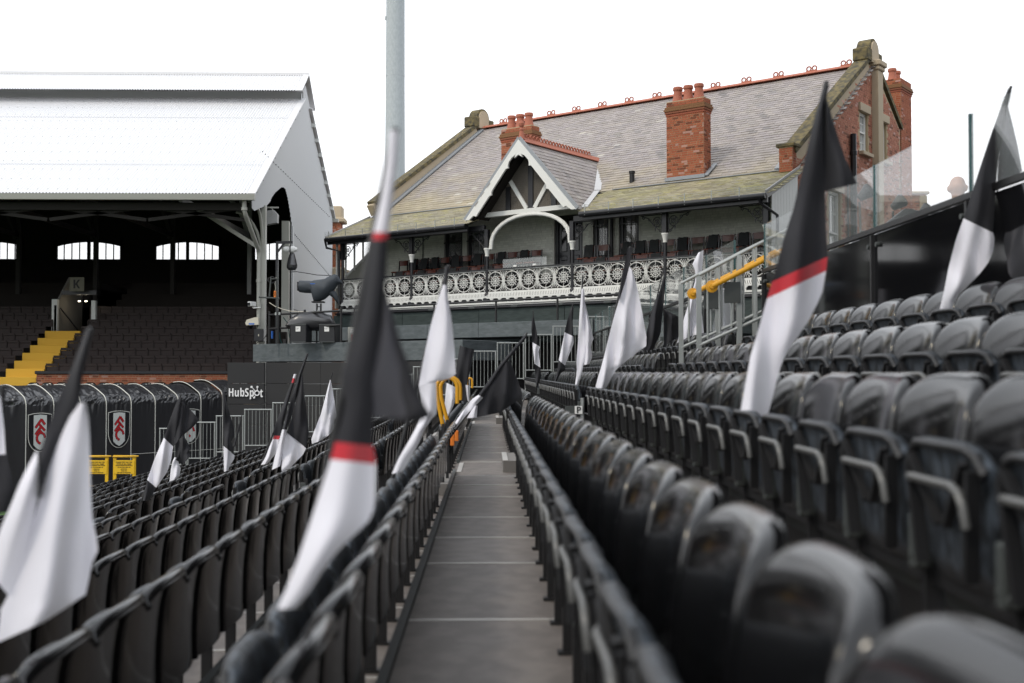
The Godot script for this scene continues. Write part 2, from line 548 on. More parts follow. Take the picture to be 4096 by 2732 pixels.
func seats():
	var near := []
	var d := eye_basis.inverse()
	for j in range(-14, 3):
		var first: float = {-1: 1.916, 0: 2.434, -2: 3.03, -3: 4.82, 1: 4.1, 2: 5.7}.get(j, 4.0 + fmod(float(j + 20) * 0.31, 0.475))
		var z := first - 0.475 * floorf((first - 0.75) / 0.475)
		var count := 0
		while z < ROW_END:
			var mid := z
			var clear := (mid < GAP0 - 0.2 or mid > GAP1 + 0.2) and (mid < GAP2 - 0.2 or mid > GAP3 + 0.2)
			if clear:
				var p := Vector3(rim_x(j), top_of(j) - RISE, -mid)
				var q := d * (p + Vector3(-0.1, 0.65, 0))
				var sx := q.x / -q.z * F
				var sy := q.y / -q.z * F
				if absf(sx) < 512 + 260.0 / mid and sy > -341.5 - 330.0 / mid:
					count += 1
					near.append([mid + absf(p.x) * 0.15, p, j, count])
			z += 0.475
	near.sort_custom(func(a, b): return a[0] < b[0])
	var proto: Node3D
	var rest := []
	for i in near.size():
		var e: Array = near[i]
		var t := Transform3D(Basis(Vector3.UP, 0.012 * sin(i * 2.4)), e[1])
		if i >= 300:
			rest.append(t)
			continue
		var label := "black tip-up seat, %s along from the camera, %s" % [nth(e[3]), row_name(e[2])]
		if i == 0:
			proto = make_seat(t)
			proto.set_meta("label", label)
		else:
			copy(proto, t, label)
	# the seats beyond the nearest three hundred
	var st := ArrayMesh.new()
	for o in proto.find_children("*", "MeshInstance3D", true, false):
		st.add_surface_from_arrays(Mesh.PRIMITIVE_TRIANGLES, o.mesh.surface_get_arrays(0))
		st.surface_set_material(st.get_surface_count() - 1, o.mesh.surface_get_material(0))
	var mm := MultiMesh.new()
	mm.transform_format = MultiMesh.TRANSFORM_3D
	mm.mesh = st
	mm.instance_count = rest.size()
	for i in rest.size():
		mm.set_instance_transform(i, rest[i])
	var far := MultiMeshInstance3D.new()
	far.name = "far_seats"
	far.multimesh = mm
	add_child(far)
	tag(far, "black tip-up seats in the far part of the terrace", "seats")
	stuff(far)
	# standards at the gangways, with a row letter here and there
	for w in [[-3, GAP1 + 0.02, "M", "white plate lettered M on a grey post left of the walkway"], [0, GAP1 + 0.02, "P", "white plate lettered P on a grey post right of the walkway"]]:
		var x: float = rim_x(w[0]) - 0.2
		var y := top_of(w[0]) - RISE
		var o := thing("row_sign", w[3], "sign", T(x, y, -w[1]))
		var p := MB.new()
		p.bx(Vector3(0.03 if w[0] else 0.02, 0.24, 0), Vector3(0.03, 0.48, 0.03))
		part("post", p, "galvanised", o)
		var q := MB.new()
		q.bevel(T(-0.07, 0.35, 0.03), Vector3(0.2 if w[0] == 0 else 0.14, 0.09, 0.006), 0.002)
		part("plate", q, "bracket_grey", o)
		q = MB.new()
		q.bevel(T(-0.02 if w[0] == 0 else -0.07, 0.35, 0.036), Vector3(0.085, 0.088, 0.006), 0.002)
		part("label_plate", q, "white_sign", o)
		var l := letters(w[2], 0.07, "letter_black", 700)
		l.name = "letter"
		l.position = Vector3(-0.02 if w[0] == 0 else -0.07, 0.35, 0.041)
		o.add_child(l)

func letters(text: String, size: float, m: String, weight := 400) -> MeshInstance3D:
	var f := SystemFont.new()
	f.font_names = PackedStringArray(["Droid Sans"])
	f.font_weight = weight
	var t := TextMesh.new()
	t.font = f
	t.text = text
	t.font_size = 64
	t.pixel_size = size / 46.0    # capitals come out this high
	t.depth = 0.004
	t.material = M[m]
	var o := MeshInstance3D.new()
	o.mesh = t
	return o

# ---------- rails, glass and fences round the terrace

func yellow_loops():
	for e in [[1772.0, 1703.0, 1750.0, 1600.0, 1746.0, 1552.0, 1829.0, 1614.0, 11.5, "nearer"], [1790.0, 1686.0, 1766.0, 1597.0, 1762.0, 1551.0, 1841.0, 1600.0, 11.95, "further"], [1868.0, 1560.0, 1868.0, 1535.0, 1868.0, 1524.0, 1889.0, 1552.0, 22.0, "small"]]:
		var z: float = e[8]
		var a := at(e[0], e[1], z)
		var b := at(e[2], e[3], z)
		var c := at(e[4], e[5], z)
		var d := at(e[6], e[7], z)
		var r := (d.x - c.x) / 2
		var pts := [a, a.lerp(b, 0.7), b.lerp(c, 0.15), c]
		for k in range(1, 9):
			var u := PI * k / 8
			pts.append(Vector3(c.x + r - r * cos(u), c.y + r * 1.05 * sin(u), c.z))
		pts.append(d)
		var base := Vector3(a.x, top_of(-2) - RISE, a.z)
		var o := thing("handrail_loop", "%s yellow hooked handrail loop beside the walkway gangway" % e[9], "handrail", Transform3D(Basis(), base), "yellow handrail loops")
		var m := MB.new()
		for k in pts.size(): pts[k] -= base
		m.tube(pts, 0.021 if z < 20 else 0.024, 10)
		part("rail", m, "yellow_paint", o)
		m = MB.new()
		m.beam(Vector3(0, 0, 0), pts[0] + Vector3(0, 0.02, 0), 0.05, 0.03)
		part("post", m, "steel_black", o)
		if z < 20:
			m = MB.new()
			m.bevel(T(0.1, (pts[0].y) * 0.8, 0.16), Vector3(0.04, 0.11, 0.03), 0.006)
			part("bracket", m, "orange", o)

func end_fence():
	var n := 0
	for j in range(-13, 4):
		var x0 := 0.98 + STEP * j
		var y := top_of(j) + 1.01
		var n_ := nth(j + 14)
		var o := thing("fence_panel", "galvanised bar fence panel at the terrace end, %s up from the pitch" % n_, "fence", T(x0, y - 1.0, -31.0), "stepped fence panels across the terrace end")
		var f := MB.new()
		f.bar(Vector3(0.02, 0, 0), Vector3(0.02, 1.0, 0), 0.021, 6)
		f.bar(Vector3(STEP - 0.03, 0, 0), Vector3(STEP - 0.03, 1.0, 0), 0.021, 6)
		f.bar(Vector3(0, 1.0, 0), Vector3(STEP - 0.01, 1.0, 0), 0.021, 6)
		f.bar(Vector3(0, 0.03, 0), Vector3(STEP - 0.01, 0.03, 0), 0.017, 6)
		f.bar(Vector3(0.02, -0.6, 0), Vector3(0.02, 0.0, 0), 0.021, 6)
		part("frame", f, "galvanised", o)
		for k in 6:
			var b := MB.new()
			b.bar(Vector3(0.12 + 0.1 * k, 0.03, 0), Vector3(0.12 + 0.1 * k, 1.0, 0), 0.008, 5)
			part("bar", b, "galvanised", o)

const GX := 2.83

func glass_screen():
	var spans := []
	var z := 1.6
	while z < 11.6:
		spans.append([z, minf(z + 1.66, 11.6)])
		z += 1.66
	z = 13.0
	while z < 30.0:
		spans.append([z, minf(z + 1.7, 30.3)])
		z += 1.7
	var i := 0
	var floor_y := top_of(3) - RISE
	for s in spans:
		i += 1
		var o := thing("glass_screen_panel", "glass screen over dark gloss panel behind the last row, %s from the camera" % nth(i), "glass screen", T(GX, floor_y, -(s[0] + s[1]) / 2), "glass screen panels behind the last row")
		var w: float = s[1] - s[0]
		var far: bool = s[0] > 12.5
		var g := MB.new()
		g.bx(Vector3(0, 0.79, 0) if far else Vector3(0, 1.29, 0), Vector3(0.012, 1.46 if far else 0.46, w - 0.03))
		part("glass", g, "glass", o)
		if not far:
			g = MB.new()
			g.bx(Vector3(-0.004, 0.51, 0), Vector3(0.014, 1.0, w - 0.02))
			part("gloss_panel", g, "black_gloss", o)
		else:
			g = MB.new()
			g.bx(Vector3(0.016, 0.51, 0), Vector3(0.01, 1.0, w - 0.02))
			part("gloss_panel", g, "black_gloss", o)
		g = MB.new()
		g.bx(Vector3(0, 1.29, w / 2 - 0.012), Vector3(0.024, 0.47, 0.016))
		part("glass_edge", g, "glass_edge", o)
		g = MB.new()
		g.bx(Vector3(-0.012, 1.04, 0), Vector3(0.04, 0.036, w))
		g.bx(Vector3(-0.02, 0.51, w / 2 - 0.02), Vector3(0.03, 1.0, 0.03))
		part("rail", g, "steel_black", o)
		g = MB.new()
		for y in [0.93, 0.15]:
			for u in [-1, 1]:
				g.bar(Vector3(-0.035, y, u * (w / 2 - 0.09)), Vector3(-0.005, y, u * (w / 2 - 0.09)), 0.018, 8)
		part("clamp", g, "bracket_grey", o)

func stair_rails():
	# the stair from the last row up through the glass, its galvanised guards and yellow handrail
	var y0 := top_of(2) - RISE
	for k in 4:
		var h := MB.new()
		h.lohi(Vector3(GX - 0.5 + 0.26 * k, y0 - 0.3, -11.65), Vector3(GX - 0.24 + 0.26 * k, y0 + 0.17 * (k + 1), -12.95))
		struct("stair_step", h, "concrete")
	for w in [[11.75, "near"], [12.85, "far"]]:
		var z: float = w[0]
		var o := thing("stair_guard", "galvanised sloping bar guard on the %s side of the stair by the glass" % w[1], "railing", T(2.1, y0, -z), "stair guards")
		var f := MB.new()
		f.bar(Vector3(0.08, 1.28, 0), Vector3(0.75, 1.63, 0), 0.02, 6)
		f.bar(Vector3(0.08, 0.55, 0), Vector3(1.3, 1.1, 0), 0.02, 6)
		f.bar(Vector3(0.75, 1.63, 0), Vector3(1.3, 1.9, 0), 0.02, 6)
		for x in [0.08, 0.5, 0.92]:
			f.beam(Vector3(x, -0.2, 0), Vector3(x, 1.27 + (x - 0.08) * 0.52, 0), 0.05 if x > 0.1 else 0.03, 0.05)
		part("frame", f, "galvanised", o)
		for k in 9:
			var b := MB.new()
			var x := 0.17 + 0.125 * k
			b.bar(Vector3(x, 0.58 + (x - 0.08) * 0.46, 0), Vector3(x, 1.27 + (x - 0.08) * 0.52, 0), 0.011, 5)
			part("bar", b, "galvanised", o)
		var pl := MB.new()
		pl.bevel(T(0.42, 1.1, 0.04), Vector3(0.17, 0.22, 0.012), 0.004)
		part("plate", pl, "bracket_grey", o)
		var h := thing("stair_handrail", "yellow tube handrail on the %s side of the stair by the glass" % w[1], "handrail", T(2.1, y0, -z), "stair handrails")
		var zz := 0.09 if z < 12 else 0.1
		var r := MB.new()
		r.bar(Vector3(0.2, 1.16, zz), Vector3(1.15, 1.64, zz), 0.028, 10)
		part("rail", r, "yellow_paint", h)
		r = MB.new()
		r.lathe(Transform3D(Basis(Vector3.RIGHT, PI / 2), Vector3(0.2, 1.16, zz - 0.02)), [Vector2(0, 0), Vector2(0.065, 0), Vector2(0.065, 0.012), Vector2(0.03, 0.016), Vector2(0.026, 0.04), Vector2(0, 0.04)], 14)
		part("flange", r, "yellow_paint", h)

func concourse():
	# dark covered kit and work lamps behind the glass, a steward walking there
	var fy := top_of(4) - RISE
	var lumps := [[3.7, 8.6, 0.6, 1.0, "low black sheeted heap behind the glass right of the brick gable"], [3.9, 10.1, 0.75, 1.15, "tall black sheeted heap behind the glass below the brick gable"], [4.1, 12.0, 0.5, 1.2, "black sheeted column behind the glass joint"]]
	for i in lumps.size():
		var e: Array = lumps[i]
		var m := MB.new()
		var rows := []
		for a in 11:
			var v := a / 10.0
			var line := []
			for k in 20:
				var u := TAU * k / 20
				var r: float = e[2] * (1.0 - 0.75 * pow(v, 3.0)) * (1.0 + 0.09 * sin(u * 5 + i * 2) * (1 - v) + 0.05 * sin(u * 3 + v * 4))
				line.append(Vector3(cos(u) * r, e[3] * (v + 0.04 * sin(u * 2 + i)) , -sin(u) * r))
			rows.append(line)
		rows.append([])
		for k in 20: rows[11].append(Vector3(0, e[3] * 1.02, 0))
		m.grid(rows, true)
		single("sheeted_heap", m, "tarpaulin", e[4], "covered equipment", T(e[0], fy, -e[1]), "black sheeted heaps behind the glass")
	for e in [[1040.0, 515.0, 11.0, "left"], [1430.0, 630.0, 11.6, "middle"], [1740.0, 725.0, 12.4, "right"]]:
		var p := at(3100 + e[0] / 2.939, 600 + e[1] / 2.939, e[2])
		var o := thing("work_lamp", "small black work lamp tilted upward behind the glass, %s one of three" % e[3], "lamp", T(p.x, fy, p.z), "work lamps behind the glass")
		var h: float = p.y - fy
		var m := MB.new()
		m.bar(Vector3.ZERO, Vector3(-0.04, h - 0.08, 0), 0.012, 6)
		part("stem", m, "steel_black", o)
		m = MB.new()
		m.lathe(Transform3D(Basis(Vector3(0, 0, 1), -0.9), Vector3(-0.05, h - 0.05, 0)), [Vector2(0, 0), Vector2(0.035, 0.01), Vector2(0.05, 0.06), Vector2(0.075, 0.13), Vector2(0.07, 0.15), Vector2(0, 0.14)], 12)
		part("head", m, "black_paint", o)

# signed distance of a tapered capsule
func capsule(p: Vector3, a: Vector3, b: Vector3, ra: float, rb: float) -> float:
	var ab := b - a
	var h := clampf((p - a).dot(ab) / ab.length_squared(), 0, 1)
	return p.distance_to(a + ab * h) - lerpf(ra, rb, h)

# surface nets round a smooth union of bones [a, b, ra, rb, squash in z]
func body(bones: Array, lo: Vector3, hi: Vector3, cell: float, soft: float) -> MB:
	var nx := int((hi.x - lo.x) / cell) + 2
	var ny := int((hi.y - lo.y) / cell) + 2
	var nz := int((hi.z - lo.z) / cell) + 2
	var val := PackedFloat32Array()
	val.resize(nx * ny * nz)
	for i in nx:
		for j in ny:
			for k in nz:
				var p := lo + Vector3(i, j, k) * cell
				var s := 0.0
				var best := 1e9
				for b in bones:
					var d := capsule(p, b[0], b[1], b[2], b[3])
					best = minf(best, d)
					if d < soft * 6: s += exp(-d / soft)
				val[(i * ny + j) * nz + k] = -soft * log(s) if s > 1e-9 else best
	var vert := {}
	var m := MB.new()
	for i in nx - 1:
		for j in ny - 1:
			for k in nz - 1:
				var sum := Vector3.ZERO
				var cnt := 0
				var g := []
				for c in 8:
					g.append(val[((i + (c & 1)) * ny + j + ((c >> 1) & 1)) * nz + k + ((c >> 2) & 1)])
				for ed in [[0, 1], [2, 3], [4, 5], [6, 7], [0, 2], [1, 3], [4, 6], [5, 7], [0, 4], [1, 5], [2, 6], [3, 7]]:
					var a: float = g[ed[0]]
					var b: float = g[ed[1]]
					if (a < 0) != (b < 0):
						var t := a / (a - b)
						var ca: int = ed[0]
						var cb: int = ed[1]
						sum += Vector3(lerpf(ca & 1, cb & 1, t), lerpf((ca >> 1) & 1, (cb >> 1) & 1, t), lerpf((ca >> 2) & 1, (cb >> 2) & 1, t))
						cnt += 1
				if cnt: vert[(i * ny + j) * nz + k] = lo + (Vector3(i, j, k) + sum / cnt) * cell
	var grad := func(p: Vector3) -> Vector3:
		var q := (p - lo) / cell
		var i := clampi(int(q.x), 1, nx - 3)
		var j := clampi(int(q.y), 1, ny - 3)
		var k := clampi(int(q.z), 1, nz - 3)
		var at_ := (i * ny + j) * nz + k
		return Vector3(val[at_ + ny * nz] - val[at_ - ny * nz], val[at_ + nz] - val[at_ - nz], val[at_ + 1] - val[at_ - 1]).normalized()
	for i in range(1, nx - 1):
		for j in range(1, ny - 1):
			for k in range(1, nz - 1):
				var at_ := (i * ny + j) * nz + k
				var a := val[at_]
				for ax in 3:
					var st: int = [ny * nz, nz, 1][ax]
					var b := val[at_ + st]
					if (a < 0) == (b < 0): continue
					var s1: int = [ny * nz, nz, 1][(ax + 1) % 3]
					var s2: int = [ny * nz, nz, 1][(ax + 2) % 3]
					var ids := [at_ - s1 - s2, at_ - s2, at_, at_ - s1]
					if not (vert.has(ids[0]) and vert.has(ids[1]) and vert.has(ids[2]) and vert.has(ids[3])): continue
					var p: Array = ids.map(func(x): return vert[x])
					if a >= 0: p.reverse()
					var nn: Array = p.map(grad)
					m.stri(p[0], p[1], p[2], nn[0], nn[1], nn[2])
					m.stri(p[0], p[2], p[3], nn[0], nn[2], nn[3])
	return m

func steward():
	var fy := top_of(4) - RISE
	var p := at(3830, 760, 12.2)
	var o := thing("person", "person in a black jacket with lime piping walking behind the glass, back turned", "person", T(p.x, fy, p.z, -0.5))
	var h: float = at(3816, 703, 12.2).y - fy     # standing height
	var k := h / 1.78
	var V := func(x, y, z): return Vector3(x, y, z) * k
	var m := body([
		[V.call(0, 1.0, 0), V.call(0, 1.3, 0.01), 0.14 * k, 0.15 * k], [V.call(-0.1, 1.34, 0), V.call(0.1, 1.34, 0), 0.11 * k, 0.11 * k], [V.call(0, 1.38, 0), V.call(0, 1.5, -0.02), 0.08 * k, 0.062 * k],
		[V.call(-0.17, 1.38, 0), V.call(-0.24, 1.1, 0.03), 0.075 * k, 0.055 * k], [V.call(-0.24, 1.1, 0.03), V.call(-0.22, 0.86, -0.08), 0.055 * k, 0.04 * k],
		[V.call(0.17, 1.38, 0), V.call(0.24, 1.1, 0.03), 0.075 * k, 0.055 * k], [V.call(0.24, 1.1, 0.03), V.call(0.23, 0.86, -0.06), 0.055 * k, 0.04 * k],
		[V.call(-0.09, 0.95, 0), V.call(-0.1, 0.5, -0.03), 0.1 * k, 0.062 * k], [V.call(-0.1, 0.5, -0.03), V.call(-0.1, 0.09, 0.04), 0.06 * k, 0.042 * k],
		[V.call(0.09, 0.95, 0), V.call(0.1, 0.5, -0.03), 0.1 * k, 0.062 * k], [V.call(0.1, 0.5, -0.03), V.call(0.1, 0.09, 0.04), 0.06 * k, 0.042 * k],
		[V.call(-0.1, 0.05, 0.03), V.call(-0.11, 0.04, -0.14), 0.045 * k, 0.035 * k], [V.call(0.1, 0.05, 0.03), V.call(0.11, 0.04, -0.14), 0.045 * k, 0.035 * k]],
		V.call(-0.4, -0.05, -0.3), V.call(0.4, 1.62, 0.3), 0.028, 0.025)
	part("body", m, "jacket", o)
	m = body([[V.call(0, 1.66, 0.005), V.call(0, 1.7, -0.01), 0.078 * k, 0.075 * k], [V.call(0, 1.58, -0.045), V.call(0, 1.64, -0.03), 0.052 * k, 0.06 * k], [V.call(0, 1.48, -0.01), V.call(0, 1.6, 0), 0.055 * k, 0.055 * k], [V.call(0, 1.635, -0.115), V.call(0, 1.65, -0.1), 0.011, 0.009],
		[V.call(-0.085, 1.63, 0), V.call(-0.087, 1.66, 0), 0.014, 0.017], [V.call(0.085, 1.63, 0), V.call(0.087, 1.66, 0), 0.014, 0.017]], V.call(-0.14, 1.42, -0.18), V.call(0.14, 1.82, 0.14), 0.011, 0.012)
	part("head", m, "skin", o)
	m = MB.new()
	m.tube([V.call(-0.13, 1.08, 0.16), V.call(-0.15, 1.25, 0.165), V.call(-0.08, 1.4, 0.13), V.call(0.06, 1.42, 0.125), V.call(0.14, 1.28, 0.165), V.call(0.15, 1.1, 0.16)], 0.008, 5)
	part("jacket_piping", m, "lime", o)


# ---------- the cottage; C(s, t, y): s runs along the front to the left, t back into the house

func C(s: float, t: float, y: float) -> Vector3:
	return Vector3(-s, y, -t)

# bricks or slates laid on a plane from o along u (length w) and up v (height h); keep(a, b) says where one may lie
func bricks(m: MB, o: Vector3, u: Vector3, v: Vector3, w: float, h: float, keep: Callable, bw: float, bh: float, gap: float, proud: float, shade: Callable, r: RandomNumberGenerator):
	var nrm := u.cross(v)
	var row := 0
	var b := 0.0
	while b < h:
		var a := -bw * (0.5 if row % 2 else 0.0) - (bw * 0.25 if row % 4 > 1 else 0.0)
		while a < w:
			var len := bw if r.randf() > 0.3 else bw * 0.5
			if a < 0:
				len += a
				a = 0.0
			len = minf(len, w - a)
			if len > 0.03 and keep.call(a + len / 2, b + bh / 2):
				m.col = shade.call(a, b)
				var p := o + u * (a + gap / 2) + v * (b + gap / 2)
				var du := u * (len - gap)
				var dv := v * (bh - gap)
				var f := nrm * (proud * r.randf_range(0.7, 1.2))
				m.quad(p + f, p + du + f, p + du + dv + f, p + dv + f)
				m.quad(p, p + du, p + du + f, p + f)
				m.quad(p + dv + f, p + du + dv + f, p + du + dv, p + dv)
				m.quad(p + du, p + du + dv, p + du + dv + f, p + du + f)
				m.quad(p, p + f, p + dv + f, p + dv)
			a += len
		b += bh
		row += 1

func slates(m: MB, o: Vector3, u: Vector3, v: Vector3, w: float, h: float, keep: Callable, sw: float, sh: float, shade: Callable, r: RandomNumberGenerator):
	var nrm := u.cross(v)
	var row := 0
	var b := 0.0
	while b < h:
		var a := -sw * (0.5 if row % 2 else 0.0) + r.randf_range(-0.02, 0.02)
		while a < w:
			if keep.call(a + sw / 2, b + sh / 2):
				m.col = shade.call(a + sw / 2, b + sh / 2)
				var j := r.randf_range(-0.008, 0.008)
				var l := 0.012 * r.randf_range(0.6, 1.5)
				var p := o + u * (a + 0.003) + v * (b + j) + nrm * (0.012 + l)
				var q := o + u * (a + sw - 0.003) + v * (b + j) + nrm * (0.012 + l * r.randf_range(0.8, 1.2))
				var up := v * (sh + 0.02 - j) - nrm * (l + 0.002)
				m.quad(p, q, q + up, p + up)
				var d := -nrm * (0.012 + l)
				m.quad(p + d, q + d, q, p)
				m.quad(q + d, q + up + d, q + up, q)
				m.quad(p + up + d, p + d, p, p + up)
			a += sw
		b += sh
		row += 1

func red_brick(r: RandomNumberGenerator, light := 1.0) -> Callable:
	return func(_a, _b):
		var k := r.randf()
		var c := Color(0.3, 0.082, 0.04).lerp(Color(0.37, 0.118, 0.058), k)
		if light > 1.1: c = Color(0.3, 0.115, 0.075).lerp(Color(0.4, 0.17, 0.11), k)
		if r.randf() < 0.1: c = c.darkened(0.5)
		elif r.randf() < 0.08: c = c.lightened(0.15)
		return Color(c.r * light, c.g * light, c.b * light)

func box_of_bricks(house: Node3D, called: String, lo: Vector3, hi: Vector3, r: RandomNumberGenerator, light := 1.0, mortar := "mortar") -> MeshInstance3D:
	var core := MB.new()
	core.lohi(lo, hi)
	var o := part(called, core, mortar, house)
	var m := MB.new()
	var yes := func(_a, _b): return true
	var sh := red_brick(r, light)
	var size := hi - lo
	bricks(m, Vector3(lo.x, lo.y, hi.z), Vector3.RIGHT, Vector3.UP, size.x, size.y - 0.04, yes, 0.225, 0.075, 0.013, 0.009, sh, r)
	bricks(m, Vector3(hi.x, lo.y, hi.z), Vector3.FORWARD, Vector3.UP, size.z, size.y - 0.04, yes, 0.225, 0.075, 0.013, 0.009, sh, r)
	bricks(m, Vector3(lo.x, lo.y, lo.z), Vector3.BACK, Vector3.UP, size.z, size.y - 0.04, yes, 0.225, 0.075, 0.013, 0.009, sh, r)
	stuff(part("brickwork", m, "brick", o, true))
	return o

func chimney(house: Node3D, lo: Vector3, hi: Vector3, r: RandomNumberGenerator, light: float, pots: int):
	var o := box_of_bricks(house, "chimney", lo, hi, r, light)
	# corbelled courses, a mossy cap and the pots
	var y := hi.y
	var cx := (lo.x + hi.x) / 2
	var cz := (lo.z + hi.z) / 2
	var w := hi.x - lo.x
	var d := hi.z - lo.z
	var k := MB.new()
	for i in 3:
		k.col = [Color(0.3, 0.09, 0.05), Color(0.24, 0.09, 0.05), Color(0.2, 0.1, 0.045)][i]
		k.bevel(T(cx, y - 0.46 + 0.078 * i, cz), Vector3(w + 0.05 + 0.05 * i, 0.074, d + 0.05 + 0.05 * i), 0.006)
	for i in 3:
		k.col = [Color(0.2, 0.1, 0.045), Color(0.16, 0.1, 0.045), Color(0.13, 0.1, 0.04)][i]
		k.bevel(T(cx, y - 0.225 + 0.077 * i, cz), Vector3(w + 0.1 - 0.09 * i, 0.074, d + 0.1 - 0.09 * i), 0.006)
	part("corbel", k, "brick", o, true)
	for i in pots:
		var p := MB.new()
		var along := w > d
		var off: float = ((i + 0.5) / pots - 0.5) * (maxf(w, d) - 0.2)
		p.lathe(T(cx + (off if along else 0.0), y - 0.02, cz + (0.0 if along else off)), [Vector2(0.2, 0), Vector2(0.185, 0.06), Vector2(0.15, 0.22), Vector2(0.135, 0.36), Vector2(0.14, 0.4), Vector2(0.165, 0.42), Vector2(0.165, 0.5), Vector2(0.15, 0.53), Vector2(0.115, 0.53), Vector2(0.11, 0.1)], 14)
		part("chimney_pot", p, "terracotta", o)

const S0 := -7.1       # the right gable
const S1 := 11.3       # the left gable
const WALL_T := 1.93
const RIDGE_T := 8.7
const RIDGE_Y := 11.02
const BREAK_Y := 6.28
const EAVE_T := -0.4
const EAVE_Y := 5.27

func cottage():
	var r := RandomNumberGenerator.new()
	r.seed = 11
	var h := thing("cottage", "old brick cottage with slate roof, white dormer gable and cast iron balcony", "house", CT)
	var fn := FastNoiseLite.new()
	fn.seed = 4
	fn.frequency = 0.35
	var fine := FastNoiseLite.new()
	fine.seed = 5
	fine.frequency = 1.6
	# --- main roof
	var ru := Vector3.RIGHT
	var rv := (C(0, RIDGE_T, RIDGE_Y) - C(0, WALL_T, BREAK_Y))
	var rh := rv.length()
	rv = rv.normalized()
	var shade := func(a: float, b: float):
		var n := fn.get_noise_2d(a * 1.1, b * 1.3)
		var f := fine.get_noise_2d(a * 2.0, b * 2.0)
		var moss: float = clampf(1.15 - b / 3.6 - a / 26.0 + n * 0.8, 0, 1)
		var c := Color(0.3, 0.268, 0.252).lerp(Color(0.345, 0.295, 0.205), moss)
		# dark runs below the ridge at the right and down the middle
		var run := fn.get_noise_2d(a * 5.0 + b * 2.2, b * 0.35)
		if a > 8.5 and run > 0.2 and b > 2.0: c = c.lerp(Color(0.12, 0.118, 0.118), clampf((run - 0.2) * 2.0, 0, 0.5))
		if f > 0.48 and a < 11: c = c.lerp(Color(0.5, 0.48, 0.42), 0.5)
		var k := r.randf_range(0.88, 1.1)
		return Color(c.r * k, c.g * k, c.b * k * r.randf_range(0.96, 1.04))
	var base := MB.new()
	base.quad(C(S1, WALL_T, BREAK_Y), C(S0, WALL_T, BREAK_Y), C(S0, RIDGE_T, RIDGE_Y), C(S1, RIDGE_T, RIDGE_Y))
	base.quad(C(S0, 11.7, 9.1), C(S1, 11.7, 9.1), C(S1, RIDGE_T, RIDGE_Y), C(S0, RIDGE_T, RIDGE_Y))
	var roof := part("roof", base, "dark_timber", h)
	var m := MB.new()
	slates(m, C(S1, WALL_T, BREAK_Y), ru, rv, S1 - S0, rh - 0.1, func(_a, _b): return true, 0.3, 0.2, shade, r)
	stuff(part("slates", m, "slate", roof, true))
	# --- veranda roof, lower pitch, mossy
	var vv := C(0, WALL_T, BREAK_Y) - C(0, EAVE_T, EAVE_Y)
	var vh := vv.length()
	vv = vv.normalized()
	var vshade := func(a: float, b: float):
		var n := fn.get_noise_2d(a * 1.6, b * 2.0 + 40)
		var f := fine.get_noise_2d(a * 3.0, b * 3.0)
		var c := Color(0.345, 0.305, 0.2).lerp(Color(0.27, 0.25, 0.18), clampf(0.5 + n, 0, 1))
		if f > 0.25: c = c.lerp(Color(0.34, 0.31, 0.1), 0.5)
		if a > 10.5 and n > 0.1: c = c.lerp(Color(0.4, 0.36, 0.12), 0.25)
		var k := r.randf_range(0.8, 1.2)
		return Color(c.r * k, c.g * k, c.b * k)
	base = MB.new()
	for e in [[S1 + 0.1, 4.15], [-0.52, S0 - 0.12]]:
		base.quad(C(e[0], EAVE_T, EAVE_Y), C(e[1], EAVE_T, EAVE_Y), C(e[1], WALL_T, BREAK_Y - 0.004), C(e[0], WALL_T, BREAK_Y - 0.004))
	base.quad(C(4.15, 0.45, EAVE_Y + 0.37), C(-0.52, 0.45, EAVE_Y + 0.37), C(-0.52, WALL_T, BREAK_Y - 0.004), C(4.15, WALL_T, BREAK_Y - 0.004))
	var vroof := part("veranda_roof", base, "dark_timber", h)
	m = MB.new()
	var gap := func(a, b): return not (a > 11.4 - 4.35 and a < 11.4 + 0.68 and absf(a - (11.4 - 1.81)) < 2.25 - b * 0.15)
	slates(m, C(S1 + 0.1, EAVE_T - 0.06, EAVE_Y - 0.02), ru, vv, S1 - S0 + 0.22, vh, gap, 0.26, 0.145, vshade, r)
	stuff(part("slates", m, "slate", vroof, true))
	var lead := MB.new()
	lead.box(Transform3D(Basis(), C(8.0, WALL_T - 0.02, BREAK_Y + 0.035)), Vector3(6.4, 0.03, 0.12))
	part("lead_flashing", lead, "lead", vroof)
	lead = MB.new()
	lead.box(Transform3D(Basis(), C(-3.7, WALL_T - 0.02, BREAK_Y + 0.035)), Vector3(6.6, 0.03, 0.12))
	part("lead_flashing", lead, "lead", vroof)
	# --- ridge tiles with pierced crests
	var k := 0
	var s := S0 + 0.3
	while s < S1 - 0.3:
		var t1 := MB.new()
		for side in [-1, 1]:
			t1.box(Transform3D(Basis(Vector3.RIGHT, side * 0.62), C(s + 0.22, RIDGE_T - side * 0.095, RIDGE_Y + 0.085)), Vector3(0.43, 0.025, 0.19))
		var rt := part("ridge_tile", t1, "terracotta", h)
		if k % 3 == 1:
			var c := MB.new()
			var z := C(s + 0.22, RIDGE_T, RIDGE_Y + 0.14)
			for d in [-0.11, 0.11]:
				var ring := []
				for q in 10: ring.append(z + Vector3(d + 0.085 * cos(TAU * q / 10), 0.11 + 0.085 * sin(TAU * q / 10), 0))
				c.tube(ring, 0.03, 5, true)
			c.bx(z + Vector3(0, 0.02, 0), Vector3(0.42, 0.06, 0.05))
			part("crest", c, "terracotta", rt)
		s += 0.44
		k += 1
